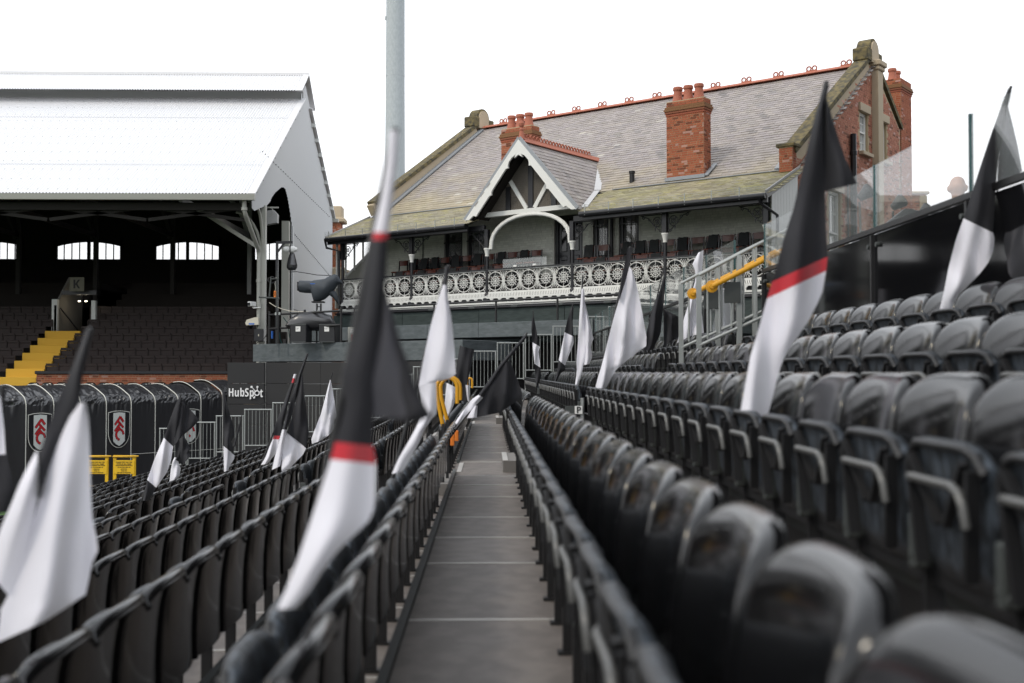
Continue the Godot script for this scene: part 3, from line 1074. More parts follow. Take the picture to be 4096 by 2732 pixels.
	# --- gables: parapets, finials
	for g in [[S0, 0.17, "right"], [S1, -0.2, "left"]]:
		var sg: float = g[0]
		var mid: float = sg + g[1]
		var a := C(mid, WALL_T - 0.15, 6.86)
		var b := C(mid, RIDGE_T - 0.35, 11.2)
		var cp := MB.new()
		cp.beam(a, b, 0.5, 0.16, Vector3.UP)
		cp.beam(C(mid, RIDGE_T + 0.35, 11.2), C(mid, 11.75, 9.25), 0.5, 0.16, Vector3.UP)
		var coping := part("gable_coping", cp, "moss_stone", h)
		cp = MB.new()
		cp.beam(a + Vector3(0, -0.3, 0), b + Vector3(0, -0.3, 0), 0.36, 0.46, Vector3.UP)
		part("coping_side", cp, "stone", coping)
		cp = MB.new()
		var inside: float = mid + (0.42 if sg < 0 else -0.3)
		cp.beam(C(inside, WALL_T, BREAK_Y + 0.1), C(inside, RIDGE_T - 0.2, RIDGE_Y - 0.05), 0.26, 0.05, Vector3.UP)
		part("lead_flashing", cp, "lead", coping)
		var fi := MB.new()
		fi.bevel(Transform3D(Basis(), C(mid, RIDGE_T, 11.3)), Vector3(0.56, 0.46, 1.5), 0.03)
		var fin := part("finial", fi, "moss_stone", h)
		fi = MB.new()
		var arc := PackedVector2Array()
		for q in 13: arc.append(Vector2(0.44 * cos(PI * q / 12), 0.44 * sin(PI * q / 12)))
		fi.prism(arc, Transform3D(Basis(Vector3(0, 0, -1), Vector3.UP, Vector3.RIGHT), C(mid, RIDGE_T, 11.52) + Vector3(-0.24, 0, 0)), 0.48)
		part("finial_arch", fi, "moss_stone", fin)
		fi = MB.new()
		var arc2 := PackedVector2Array()
		for q in 13: arc2.append(Vector2(0.34 * cos(PI * q / 12), 0.36 * sin(PI * q / 12)))
		arc2.append(Vector2(-0.34, -0.45)); arc2.append(Vector2(0.34, -0.45))
		fi.prism(arc2, Transform3D(Basis(Vector3(0, 0, -1), Vector3.UP, Vector3.RIGHT), C(mid, RIDGE_T, 11.5) + Vector3(-0.3, 0, 0)), 0.6)
		part("finial_face", fi, "stone", fin)
	# kneeler pier at the front of the right gable
	box_of_bricks(h, "kneeler_pier", C(S0 + 0.42, WALL_T, 6.2), C(S0 - 0.02, WALL_T - 0.3, 6.98), r)
	m = MB.new()
	m.bevel(Transform3D(Basis(), C(S0 + 0.2, WALL_T - 0.12, 7.03)), Vector3(0.62, 0.11, 0.5), 0.02)
	part("kneeler_cap", m, "moss_stone", h)
	# --- the right gable wall
	m = MB.new()
	var poly := PackedVector2Array([Vector2(WALL_T, GROUND), Vector2(11.6, GROUND), Vector2(11.6, 9.15), Vector2(RIDGE_T, 11.15), Vector2(WALL_T, 6.75)])
	var holes := [[7.42, 8.2, 7.72, 9.13], [9.35, 10.12, 7.72, 9.13], [4.55, 5.6, 3.2, 6.0]]
	# the wall is a stack of slabs round its openings
	var cuts := [WALL_T, 4.55, 5.6, 7.42, 8.2, RIDGE_T, 9.35, 10.12, 11.6]
	var edge := func(t: float): return lerpf(6.75, 11.15, (t - WALL_T) / (RIDGE_T - WALL_T)) if t <= RIDGE_T else lerpf(11.15, 9.15, (t - RIDGE_T) / (11.6 - RIDGE_T))
	for i in cuts.size() - 1:
		var a: float = cuts[i]
		var b: float = cuts[i + 1]
		var lows := [[GROUND, -1.0]]
		for o in holes:
			if a >= o[0] - 0.01 and b <= o[1] + 0.01: lows = [[GROUND, o[2]], [o[3], -1.0]]
		for l in lows:
			var ya: float = l[1] if l[1] > 0 else edge.call(a)
			var yb: float = l[1] if l[1] > 0 else edge.call(b)
			m.prism(PackedVector2Array([Vector2(-b, l[0]), Vector2(-a, l[0]), Vector2(-a, ya), Vector2(-b, yb)]), Transform3D(Basis(Vector3(0, 0, 1), Vector3.UP, Vector3(-1, 0, 0)), C(S0, 0, 0)), 0.35)
	var gw := part("gable_wall", m, "mortar", h)
	m = MB.new()
	var keep := func(a: float, b: float):
		var t := WALL_T + a
		var y := 2.0 + b
		for o in holes:
			if t > o[0] - 0.1 and t < o[1] + 0.1 and y > o[2] - 0.03 and y < o[3] + 0.02: return false
		return t < 11.5 and y < edge.call(t) - 0.1
	bricks(m, C(S0, WALL_T, 2.0), Vector3.FORWARD, Vector3.UP, 9.67, 9.2, keep, 0.235, 0.082, 0.014, 0.009, red_brick(r, 1.18), r)
	stuff(part("brickwork", m, "brick", gw, true))
	m = MB.new()
	m.bevel(Transform3D(Basis(), C(S0 - 0.12, 8.86, 5.5)), Vector3(0.26, 11.0, 0.5), 0.015)
	m.bevel(Transform3D(Basis(), C(S0 - 0.16, 8.86, 11.05)), Vector3(0.42, 0.2, 0.72), 0.03)
	m.bevel(Transform3D(Basis(), C(S0 - 0.14, 8.86, 10.88)), Vector3(0.34, 0.16, 0.6), 0.03)
	part("pilaster", m, "stone", h)
	for o in holes:
		var w: float = o[1] - o[0]
		var ht: float = o[3] - o[2]
		var cz := C(S0 + 0.13, (o[0] + o[1]) / 2, (o[2] + o[3]) / 2)
		m = MB.new()
		for d in [-1, 1]:
			m.bx(cz + Vector3(0, 0, d * (w / 2 - 0.05)), Vector3(0.09, ht, 0.1))
			m.bx(cz + Vector3(0, d * (ht / 2 - 0.05), 0), Vector3(0.088, 0.1, w - 0.2))
		m.bx(cz + Vector3(0.01, 0.02, 0), Vector3(0.08, 0.06, w - 0.2))
		var win := part("window", m, "white_paint", h)
		for d in [-1, 1]:
			for e in 3:
				m = MB.new()
				m.bx(cz + Vector3(-0.01, (-0.5 + d * 0.25) * 0 + d * ht * 0.24 + (e - 1) * 0.0, (e - 1) * (w - 0.2) / 3), Vector3(0.01, ht * 0.42, (w - 0.2) / 3 - 0.02))
				part("pane", m, "window_glass", win)
			m = MB.new()
			m.bx(cz + Vector3(0.008, d * ht * 0.24, -(w - 0.2) / 6), Vector3(0.02, ht * 0.42, 0.02))
			m.bx(cz + Vector3(0.008, d * ht * 0.24, (w - 0.2) / 6), Vector3(0.02, ht * 0.42, 0.02))
			m.bx(cz + Vector3(0.008, d * ht * 0.24, 0), Vector3(0.018, 0.02, w - 0.2))
			part("glazing_bar", m, "white_paint", win)
		m = MB.new()
		m.bx(cz + Vector3(-0.06, 0, 0), Vector3(0.01, ht - 0.2, w - 0.2))
		part("blind", m, "crest_white", win)
		m = MB.new()
		m.bevel(Transform3D(Basis(), C(S0 - 0.02, (o[0] + o[1]) / 2, o[3] + 0.15)), Vector3(0.14, 0.29, w + 0.26), 0.012)
		part("lintel", m, "stone", win)
		m = MB.new()
		m.bevel(Transform3D(Basis(), C(S0 - 0.06, (o[0] + o[1]) / 2, o[2] - 0.07)), Vector3(0.24, 0.13, w + 0.24), 0.012)
		part("sill", m, "stone", win)
	m = MB.new()
	m.bar(C(S0 - 0.12, 6.5, 0), C(S0 - 0.12, 6.5, 8.15), 0.1, 10)
	for y in [7.5, 6.1, 4.5]: m.lathe(Transform3D(Basis(), C(S0 - 0.12, 6.5, y)), [Vector2(0.1, -0.08), Vector2(0.125, -0.07), Vector2(0.125, 0.05), Vector2(0.1, 0.06)], 10)
	m.bar(C(S0 - 0.06, 6.1, 0), C(S0 - 0.06, 6.1, 6.4), 0.035, 8)
	part("drainpipe", m, "black_paint", h)
	m = MB.new()
	m.tube([C(S0 - 0.2, 5.6, 4.25), C(S0 - 0.2, 6.0, 4.3), C(S0 - 0.2, 6.9, 4.3)], 0.09, 8)
	part("white_pipe", m, "white_paint", h)
	# rear and left walls close the house
	m = MB.new()
	m.lohi(C(S1, 11.6, GROUND), C(S0 + 0.35, 11.3, 9.1))
	m.lohi(C(S1, 11.29, GROUND), C(S1 - 0.35, WALL_T + 0.2, 6.7))
	part("rear_wall", m, "mortar", h)
	m = MB.new()
	m.prism(PackedVector2Array([Vector2(-11.3, 6.7), Vector2(-2.1, 6.7), Vector2(-RIDGE_T, 10.95)]), Transform3D(Basis(Vector3(0, 0, 1), Vector3.UP, Vector3(-1, 0, 0)), C(S1, 0, 0)), 0.35)
	part("left_gable", m, "mortar", h)
	# --- chimneys
	chimney(h, C(-2.42, 2.58, 6.3), C(-3.82, 2.1, 9.1), r, 1.0, 3)
	chimney(h, C(4.66, 2.58, 6.3), C(3.25, 2.1, 9.1), r, 0.95, 3)
	chimney(h, C(S0 + 0.85, 12.85, GROUND), C(S0 - 0.03, 11.66, 11.15), r, 1.05, 2)
	for e in [-3.12, 3.95]:
		m = MB.new()
		m.box(Transform3D(Basis(Vector3.RIGHT, 0.0), C(e, 2.06, 6.47)), Vector3(1.5, 0.12, 0.05))
		m.beam(C(e - 0.78, 2.05, 6.46), C(e - 0.78, 2.75, 6.95), 0.16, 0.03, Vector3.UP)
		part("chimney_flashing", m, "lead", h)
	m = MB.new()
	m.lathe(Transform3D(Basis(), C(-0.9, 2.35, 6.45)), [Vector2(0.09, 0), Vector2(0.09, 0.42), Vector2(0.11, 0.44), Vector2(0.11, 0.52), Vector2(0, 0.53)], 10)
	part("vent_pipe", m, "steel_black", h)
	dormer(h, r, shade)
	veranda(h, r)

func dormer(h: Node3D, r: RandomNumberGenerator, shade: Callable):
	var sc := 1.81
	var hw := 2.3
	var ay := 7.93
	var fy := 5.36
	var tf := -0.55
	var tb := 4.45
	var base := MB.new()
	var slope := (ay - fy) / hw
	var kink := (ay - BREAK_Y) / slope
	for d in [-1, 1]:
		base.quad(C(sc - d * hw, tf + 0.1, fy), C(sc - d * kink, tf + 0.1, BREAK_Y), C(sc - d * kink, WALL_T, BREAK_Y), C(sc - d * hw, -0.1, fy))
		base.quad(C(sc - d * kink, tf + 0.1, BREAK_Y), C(sc, tf + 0.1, ay), C(sc, tb, ay), C(sc - d * kink, WALL_T, BREAK_Y))
	var deep := func(b: float) -> float:
		var y: float = fy + (ay - fy) * b / Vector2(hw, ay - fy).length()
		var t: float = -0.4 + (y - 5.27) / 0.433 if y < BREAK_Y else WALL_T + (y - BREAK_Y) / 0.7
		return t - tf - 0.1 + 0.16
	var o := part("dormer_roof", base, "dark_timber", h)
	var m := MB.new()
	var sl := Vector2(hw, ay - fy).length()
	var up := (Vector3(-hw, ay - fy, 0)).normalized()
	slates(m, C(sc - hw, tf + 0.1, fy), Vector3.FORWARD, up, 5.0, sl - 0.05, func(a, b): return a < deep.call(b), 0.26, 0.2, func(a, b): return shade.call(9.0 + a, 3.0 + b), r)
	var up2 := (Vector3(hw, ay - fy, 0)).normalized()
	slates(m, C(sc + hw, tb, fy), Vector3.BACK, up2, tb - tf - 0.1, sl - 0.05, func(a, b): return (tb - tf - 0.1) - a < deep.call(b), 0.26, 0.2, func(a, b): return shade.call(3.0 + a, 3.0 + b), r)
	stuff(part("slates", m, "slate", o, true))
	m = MB.new()
	for d in [-1, 1]:
		m.beam(C(sc - d * (hw + 0.06), -0.1, fy + 0.1), C(sc - d * (kink + 0.06), WALL_T, BREAK_Y + 0.06), 0.2, 0.03, Vector3.UP)
		m.beam(C(sc - d * (kink + 0.08), WALL_T, BREAK_Y + 0.08), C(sc - d * 0.08, tb + 0.05, ay + 0.06), 0.24, 0.03, Vector3.UP)
	part("valley_flashing", m, "lead_white", o)
	# crested ridge and a ball finial
	m = MB.new()
	for d in [-1, 1]:
		m.box(Transform3D(Basis(Vector3(0, 0, 1), -d * 0.82), C(sc - d * 0.08, (tf + tb) / 2, ay + 0.02)), Vector3(0.26, 0.03, tb - tf))
	var rd := part("dormer_ridge", m, "terracotta", h)
	m = MB.new()
	for i in 22:
		var t := tf + 0.3 + i * 0.19
		var ring := []
		for q in 8: ring.append(C(sc, t + 0.07 * cos(TAU * q / 8), ay + 0.16 + 0.085 * sin(TAU * q / 8)))
		m.tube(ring, 0.026, 5, true)
	m.bx(C(sc, (tf + tb) / 2 - 0.2, ay + 0.08), Vector3(0.05, 0.06, 4.2))
	part("crest", m, "terracotta", rd)
	m = MB.new()
	m.lathe(Transform3D(Basis(), C(sc, tf + 0.12, ay + 0.02)), [Vector2(0.13, 0), Vector2(0.1, 0.1), Vector2(0.065, 0.3), Vector2(0.08, 0.34), Vector2(0.05, 0.42), Vector2(0.09, 0.47), Vector2(0.105, 0.55), Vector2(0.08, 0.63), Vector2(0, 0.66)], 12)
	part("ball_finial", m, "terracotta", rd)
	# barge boards with a cusped underside
	m = MB.new()
	var poly := PackedVector2Array()
	poly.append(Vector2(0, ay))
	poly.append(Vector2(-hw - 0.06, fy - 0.02))
	poly.append(Vector2(-hw + 0.12, fy - 0.02))
	poly.append(Vector2(-hw + 0.32, fy + 0.12))
	var prof := [Vector2(0.1, 0.1), Vector2(0.36, 0.1), Vector2(0.385, 0.16), Vector2(0.4, 0.1), Vector2(0.43, 0.07), Vector2(0.69, 0.06), Vector2(0.712, 0.13), Vector2(0.73, 0.06), Vector2(0.76, 0.01), Vector2(0.82, 0.02), Vector2(0.87, 0.08)]
	var dir := Vector2(hw, ay - fy)
	var nn := Vector2(dir.y, -dir.x).normalized()
	for q in prof: poly.append(Vector2(-hw, fy) + dir * q.x + nn * (q.y + 0.17))
	poly.append(Vector2(-0.17, ay - 0.62))
	poly.append(Vector2(0, ay - 0.52))
	var half := poly.duplicate()
	for i in range(half.size() - 2, 0, -1): poly.append(Vector2(-half[i].x, half[i].y))
	m.prism(poly, Transform3D(Basis(), C(sc, tf, 0)), 0.07)
	var bb := part("barge_board", m, "white_paint", h)
	m = MB.new()
	for d in [-1, 1]:
		m.beam(C(sc - d * (hw + 0.1), tf - 0.02, fy), C(sc, tf - 0.02, ay + 0.05), 0.16, 0.035, Vector3.FORWARD)
	part("lead_edge", m, "lead", bb)
	# roughcast gable with timber framing
	var tw := 0.12
	m = MB.new()
	m.prism(PackedVector2Array([Vector2(-hw + 0.42, fy + 0.28), Vector2(hw - 0.42, fy + 0.28), Vector2(0, ay - 0.2)]), Transform3D(Basis(), C(sc, tw + 0.06, 0)), 0.06)
	part("gable_panel", m, "roughcast", h)
	for d in [-0.98, 0.0, 0.98]:
		m = MB.new()
		var top: float = ay - 0.35 - absf(d) * 1.12
		m.lohi(C(sc + d + 0.1, tw, fy + 0.25), C(sc + d - 0.1, tw - 0.05, top))
		part("stud", m, "black_paint", h)
	for d in [-1, 1]:
		m = MB.new()
		m.beam(C(sc + d * 0.17, tw - 0.03, fy + 0.3), C(sc + d * 0.88, tw - 0.03, fy + 1.32), 0.15, 0.05, Vector3.BACK)
		part("brace", m, "white_paint", h)
	m = MB.new()
	m.lohi(C(sc + hw - 0.35, tw + 0.1, fy + 0.12), C(sc - hw + 0.25, tw - 0.14, fy + 0.28))
	part("tie_beam", m, "white_paint", h)
	# side walls and the dark lining
	m = MB.new()
	for d in [-1, 1]:
		m.beam(C(sc - d * (hw - 0.25), 0.02, fy + 0.05), C(sc - d * 0.1, 0.02, ay - 0.15), 0.6, 0.06, Vector3.UP)
	part("lining", m, "dark_timber", h)
	# the arch over the bay
	var arch := []
	for q in 17:
		var u := PI * q / 16
		arch.append(C(sc + 1.68 * cos(u) - 0.02, 0.0, 4.33 + 1.1 * pow(sin(u), 0.8)))
	m = MB.new()
	m.tube(arch, 0.06, 6)
	for i in arch.size(): arch[i] = arch[i] * 1.0 + Vector3(0, 0.0, 0) + (arch[i] - C(sc, 0, 4.33)) * 0.045
	m.tube(arch, 0.035, 6)
	part("arch", m, "white_paint", h)

func scroll(m: MB, c: Vector3, r0: float, r1: float, a0: float, a1: float, thick: float, n := 10):
	var p := []
	for i in n + 1:
		var u := float(i) / n
		var a := lerpf(a0, a1, u)
		var r := lerpf(r0, r1, u)
		p.append(c + Vector3(r * cos(a), r * sin(a), 0))
	m.tube(p, thick, 4)

func ring(m: MB, c: Vector3, r: float, thick: float, n := 20):
	var p := []
	for i in n: p.append(c + Vector3(r * cos(TAU * i / n), r * sin(TAU * i / n), 0))
	m.tube(p, thick, 4, true)

func wheel_panel() -> ArrayMesh:
	var m := MB.new()
	var w := 0.36
	var c := Vector3(0, 0.39, 0)
	ring(m, c, 0.335, 0.019, 32)
	ring(m, c, 0.165, 0.015, 20)
	ring(m, c, 0.1, 0.013, 16)
	ring(m, c, 0.03, 0.02, 8)
	for i in 8:
		var a := TAU * i / 8
		m.bar(c + Vector3(cos(a), sin(a), 0) * 0.03, c + Vector3(cos(a), sin(a), 0) * 0.165, 0.012, 4)
		var b := a + TAU / 16
		for q in [a, b]:
			var e := 0.25 if q == a else 0.215
			m.tube([c + Vector3(cos(q), sin(q), 0) * 0.165, c + Vector3(cos(q + 0.12), sin(q + 0.12), 0) * lerpf(0.165, e, 0.6), c + Vector3(cos(q - 0.05), sin(q - 0.05), 0) * e], 0.012, 4)
	for a in [0.0, PI / 2, PI, PI * 1.5]:
		m.bar(c + Vector3(cos(a), sin(a), 0) * 0.24, c + Vector3(cos(a), sin(a), 0) * 0.335, 0.008, 4)
	for y in [0.735, 0.045]: ring(m, Vector3(0, y, 0), 0.032, 0.011, 8)
	for d in [-1, 1]:
		var x: float = d * w
		# half a rosette at either side, stems and scrolls above and below it
		for k in 3:
			var a = PI / 2 + d * (k + 0.5) * PI / 3
			ring(m, Vector3(x, 0.39, 0) + Vector3(cos(a), sin(a), 0) * 0.05, 0.026, 0.014, 8)
		ring(m, Vector3(x - d * 0.006, 0.39, 0), 0.022, 0.016, 6)
		for q in [-1, 1]:
			m.tube([Vector3(x - d * 0.012, 0.39 + q * 0.08, 0), Vector3(x - d * 0.025, 0.39 + q * 0.17, 0), Vector3(x - d * 0.06, 0.39 + q * 0.25, 0), Vector3(x - d * 0.12, 0.39 + q * 0.33, 0)], 0.011, 4)
			m.tube([Vector3(x - d * 0.005, 0.39 + q * 0.1, 0), Vector3(x - d * 0.01, 0.39 + q * 0.24, 0), Vector3(x - d * 0.035, 0.39 + q * 0.34, 0)], 0.01, 4)
			scroll(m, Vector3(x - d * 0.1, 0.39 + q * 0.275, 0), 0.075, 0.025, PI / 2 * q, PI / 2 * q + d * q * 4.2, 0.012)
			scroll(m, Vector3(x - d * 0.055, 0.39 + q * 0.19, 0), 0.045, 0.015, -PI / 2 * q, -PI / 2 * q - d * q * 4.0, 0.01)
			m.tube([Vector3(x - d * 0.02, 0.39 + q * 0.05, 0), Vector3(x - d * 0.11, 0.39 + q * 0.13, 0), Vector3(x - d * 0.14, 0.39 + q * 0.2, 0)], 0.009, 4)
		m.bar(Vector3(x - d * 0.06, 0.39, 0), Vector3(x - d * 0.02, 0.39, 0), 0.009, 4)
	m.bx(Vector3(0, 0.785, 0), Vector3(2 * w, 0.03, 0.05))
	m.bx(Vector3(0, 0.0, 0), Vector3(2 * w, 0.03, 0.035))
	return m.mesh(M["white_paint"])

func spandrel(m: MB, o: Vector3, d: float):
	# a cast iron bracket: a wheel between post and beam and scrolls running out
	ring(m, o + Vector3(d * 0.24, -0.26, 0), 0.15, 0.018, 14)
	ring(m, o + Vector3(d * 0.24, -0.26, 0), 0.07, 0.016, 8)
	for i in 4:
		var a := TAU * (i + 0.5) / 4
		m.bar(o + Vector3(d * 0.24, -0.26, 0), o + Vector3(d * 0.24 + 0.15 * cos(a), -0.26 + 0.15 * sin(a), 0), 0.014, 4)
	m.tube([o + Vector3(d * 0.05, -0.62, 0), o + Vector3(d * 0.2, -0.5, 0), o + Vector3(d * 0.42, -0.3, 0), o + Vector3(d * 0.58, -0.12, 0), o + Vector3(d * 0.8, -0.05, 0)], 0.018, 5)
	scroll(m, o + Vector3(d * 0.72, -0.1, 0), 0.07, 0.02, PI / 2, PI / 2 - d * 4.5, 0.016)
	scroll(m, o + Vector3(d * 0.52, -0.16, 0), 0.06, 0.02, 0.0, d * 4.5, 0.015)
	scroll(m, o + Vector3(d * 0.12, -0.55, 0), 0.06, 0.02, 0.0, -d * 4.5, 0.015)
	m.tube([o + Vector3(d * 0.3, -0.44, 0), o + Vector3(d * 0.3, -0.56, 0)], 0.03, 5, false, 0.004)
	m.bar(o + Vector3(d * 0.03, -0.03, 0), o + Vector3(d * 0.85, -0.03, 0), 0.016, 4)
	m.bar(o + Vector3(d * 0.07, -0.62, 0), o + Vector3(d * 0.07, -0.03, 0), 0.016, 4)

func veranda(h: Node3D, r: RandomNumberGenerator):
	var FL := 2.5
	# floor, ceiling, back wall of white brick with its openings, end walls
	var m := MB.new()
	m.lohi(C(S1, WALL_T, FL - 0.25), C(S0, 0.12, FL))
	m.lohi(C(S1 - 0.3, WALL_T, FL), C(2.2, 0.85, 3.44))
	m.lohi(C(0.6, WALL_T, FL), C(S0 + 0.1, 0.85, 3.44))
	m.lohi(C(S1 - 0.3, 0.85, FL), C(S0 + 0.1, 0.12, 2.9))
	part("veranda_floor", m, "dark_timber", h)
	m = MB.new()
	for e in [[S1, 4.15], [-0.52, S0]]:
		m.quad(C(e[0], EAVE_T + 0.1, EAVE_Y - 0.03), C(e[0], WALL_T, 6.1), C(e[1], WALL_T, 6.1), C(e[1], EAVE_T + 0.1, EAVE_Y - 0.03))
	m.quad(C(4.15, 0.2, EAVE_Y + 0.25), C(4.15, WALL_T, 6.1), C(-0.52, WALL_T, 6.1), C(-0.52, 0.2, EAVE_Y + 0.25))
	part("ceiling", m, "ceiling_board", h)
	var open := [[7.35, 6.42, 2.9, 5.5, "w"], [6.2, 5.25, 2.9, 5.5, "w"], [2.12, 0.88, FL, 5.6, "d"], [0.45, -0.2, 3.1, 5.6, "w"], [-0.62, -1.42, 3.1, 5.6, "w"]]
	m = MB.new()
	var xs := [S1]
	for o in open:
		xs.append(o[0]); xs.append(o[1])
	xs.append(S0)
	for i in range(0, xs.size() - 1):
		if i % 2 == 0: m.lohi(C(xs[i], WALL_T + 0.25, FL), C(xs[i + 1], WALL_T, 6.15))
		else:
			var o: Array = open[(i - 1) / 2]
			m.lohi(C(xs[i], WALL_T + 0.25, o[3]), C(xs[i + 1], WALL_T, 6.15))
			if o[2] > FL: m.lohi(C(xs[i], WALL_T + 0.25, FL), C(xs[i + 1], WALL_T, o[2]))
	var bw := part("back_wall", m, "mortar_white", h)
	m = MB.new()
	var keep := func(a: float, b: float):
		var s := S1 - a
		var y := FL + b
		for o in open:
			if s < o[0] + 0.1 and s > o[1] - 0.1 and y > o[2] - 0.02 and y < o[3] + 0.02: return false
		return true
	bricks(m, C(S1, WALL_T, FL), Vector3.RIGHT, Vector3.UP, S1 - S0, 3.5, keep, 0.235, 0.082, 0.012, 0.007, func(_a, _b):
		var k := r.randf_range(0.86, 1.05)
		return Color(0.58 * k, 0.585 * k, 0.53 * k), r)
	stuff(part("brickwork", m, "white_brick", bw, true))
	for o in open:
		var w: float = o[0] - o[1]
		var ht: float = o[3] - o[2]
		var c := C((o[0] + o[1]) / 2, WALL_T + 0.14, (o[2] + o[3]) / 2)
		m = MB.new()
		for d in [-1, 1]:
			m.bx(c + Vector3(d * (w / 2 - 0.06), 0, 0), Vector3(0.12, ht, 0.12))
		m.bx(c + Vector3(0, ht / 2 - 0.06, 0), Vector3(w - 0.24, 0.12, 0.118))
		if o[4] == "w":
			m.bx(c + Vector3(0, -ht / 2 + 0.05, 0), Vector3(w - 0.24, 0.1, 0.118))
			m.bx(c, Vector3(w - 0.24, 0.06, 0.1))
		var fr := part("window" if o[4] == "w" else "door_frame", m, "black_paint", h)
		if o[4] == "w":
			for d in [-1, 1]:
				m = MB.new()
				m.bx(c + Vector3(0, d * ht * 0.24, -0.03), Vector3(w - 0.24, ht * 0.42, 0.012))
				part("pane", m, "window_glass", fr)
			m = MB.new()
			m.bx(c + Vector3(0, 0, -0.1), Vector3(w - 0.2, ht - 0.2, 0.02))
			part("curtain", m, "pebbledash" if o[0] < 1 else "dark_timber", fr)
			var nb := 4 if w < 1 else 5
			for k in nb:
				m = MB.new()
				m.bar(c + Vector3((float(k) / (nb - 1) - 0.5) * (w - 0.2), -ht / 2, 0.16), c + Vector3((float(k) / (nb - 1) - 0.5) * (w - 0.2), ht / 2, 0.16), 0.012, 5)
				part("window_bar", m, "black_paint", fr)
			for q in [-0.12, 0.3]:
				m = MB.new()
				m.bx(c + Vector3(0, q * ht, 0.16), Vector3(w, 0.04, 0.012))
				part("bar_tie", m, "black_paint", fr)
			m = MB.new()
			m.lathe(Transform3D(Basis(Vector3.RIGHT, PI / 2), c + Vector3(0.05, ht * 0.36, 0.155)), [Vector2(0, 0), Vector2(0.11, 0), Vector2(0.11, 0.02), Vector2(0, 0.02)], 12)
			part("bar_disc", m, "black_paint", fr)
		else:
			for d in [-1, 1]:
				m = MB.new()
				var dc := c + Vector3(d * (w / 4 - 0.045), -0.04, -0.02)
				m.bx(dc, Vector3(w / 2 - 0.13, ht - 0.12, 0.05))
				var leaf := part("door", m, "door_black", h)
				for q in [[-0.32, 0.3], [-0.12, 0.24], [0.02, 0.1]]:
					m = MB.new()
					m.bevel(Transform3D(Basis(), dc + Vector3(0, q[0] * ht, 0.03)), Vector3(w / 2 - 0.36, q[1] * ht * 0.55, 0.03), 0.02)
					part("door_panel", m, "door_black", leaf)
				m = MB.new()
				m.bx(dc + Vector3(0, 0.28 * ht, 0.03), Vector3(w / 2 - 0.4, ht * 0.36, 0.012))
				part("pane", m, "black_gloss", leaf)
				m = MB.new()
				for q in [[0.0, 0.18, 1], [0.0, -0.18, 1]]: m.bx(dc + Vector3(0, 0.28 * ht + q[1] * ht, 0.04), Vector3(w / 2 - 0.38, 0.02, 0.014))
				for q in [-1, 1]: m.bx(dc + Vector3(q * (w / 4 - 0.2), 0.28 * ht, 0.04), Vector3(0.02, ht * 0.36, 0.014))
				ring(m, dc + Vector3(0, 0.35 * ht, 0.04), 0.08, 0.014, 12)
				part("leaded_light", m, "bracket_grey", leaf)
	# wiring and a grey box on the white wall at the left, a drainpipe between the right windows
	m = MB.new()
	m.bar(C(8.4, WALL_T - 0.05, 3.4), C(8.4, WALL_T - 0.05, 5.6), 0.02, 5)
	m.bevel(Transform3D(Basis(), C(8.4, WALL_T - 0.1, 3.3)), Vector3(0.32, 0.26, 0.16), 0.03)
	part("cable_box", m, "bracket_grey", h)
	m = MB.new()
	m.bar(C(-0.38, WALL_T - 0.1, FL), C(-0.38, WALL_T - 0.1, 5.9), 0.06, 8)
	part("wall_pipe", m, "black_paint", h)
	# left end: boarding below a sloping row of panes; right end: white vertical boarding
	m = MB.new()
	m.prism(PackedVector2Array([Vector2(-WALL_T, FL), Vector2(0, FL), Vector2(0, 3.35), Vector2(-WALL_T, 4.9)]), Transform3D(Basis(Vector3(0, 0, 1), Vector3.UP, Vector3(-1, 0, 0)), C(S1 + 0.02, 0, 0)), 0.06)
	part("end_boarding", m, "grey_paint", h)
	for i in 4:
		var t0 := i * WALL_T / 4
		var t1 := (i + 1) * WALL_T / 4
		m = MB.new()
		m.beam(C(S1, t0 + 0.03, 3.3 + t0 * 0.8), C(S1, t0 + 0.03, 5.35 + t0 * 0.43), 0.06, 0.06)
		m.beam(C(S1, t0, 3.38 + t0 * 0.8), C(S1, t1, 3.38 + t1 * 0.8), 0.06, 0.07)
		m.beam(C(S1, t0, 5.35 + t0 * 0.43), C(S1, t1, 5.35 + t1 * 0.43), 0.06, 0.07)
		var wf := part("end_window", m, "white_paint", h)
		m = MB.new()
		m.quad(C(S1, t0 + 0.03, 3.38 + t0 * 0.8), C(S1, t1, 3.38 + t1 * 0.8), C(S1, t1, 5.35 + t1 * 0.43), C(S1, t0 + 0.03, 5.35 + t0 * 0.43))
		part("pane", m, "window_glass", wf)
	for i in 9:
		m = MB.new()
		var t0 := 0.04 + i * 0.21
		var y0 := 5.1 + (t0 - EAVE_T) * 0.43
		m.prism(PackedVector2Array([Vector2(-t0 - 0.2, FL), Vector2(-t0, FL), Vector2(-t0, y0), Vector2(-t0 - 0.2, y0 + 0.085)]), Transform3D(Basis(Vector3(0, 0, 1), Vector3.UP, Vector3(-1, 0, 0)), C(S0 - 0.06, 0, 0)), 0.03)
		part("end_board", m, "crest_white", h)
	m = MB.new()
	m.beam(C(S0 - 0.1, EAVE_T - 0.05, EAVE_Y - 0.05), C(S0 - 0.1, WALL_T + 0.1, BREAK_Y + 0.02), 0.05, 0.24)
	m.beam(C(S1 + 0.12, EAVE_T - 0.05, EAVE_Y - 0.05), C(S1 + 0.12, WALL_T + 0.1, BREAK_Y + 0.02), 0.05, 0.2)
	part("verge_board", m, "trim_grey", h)
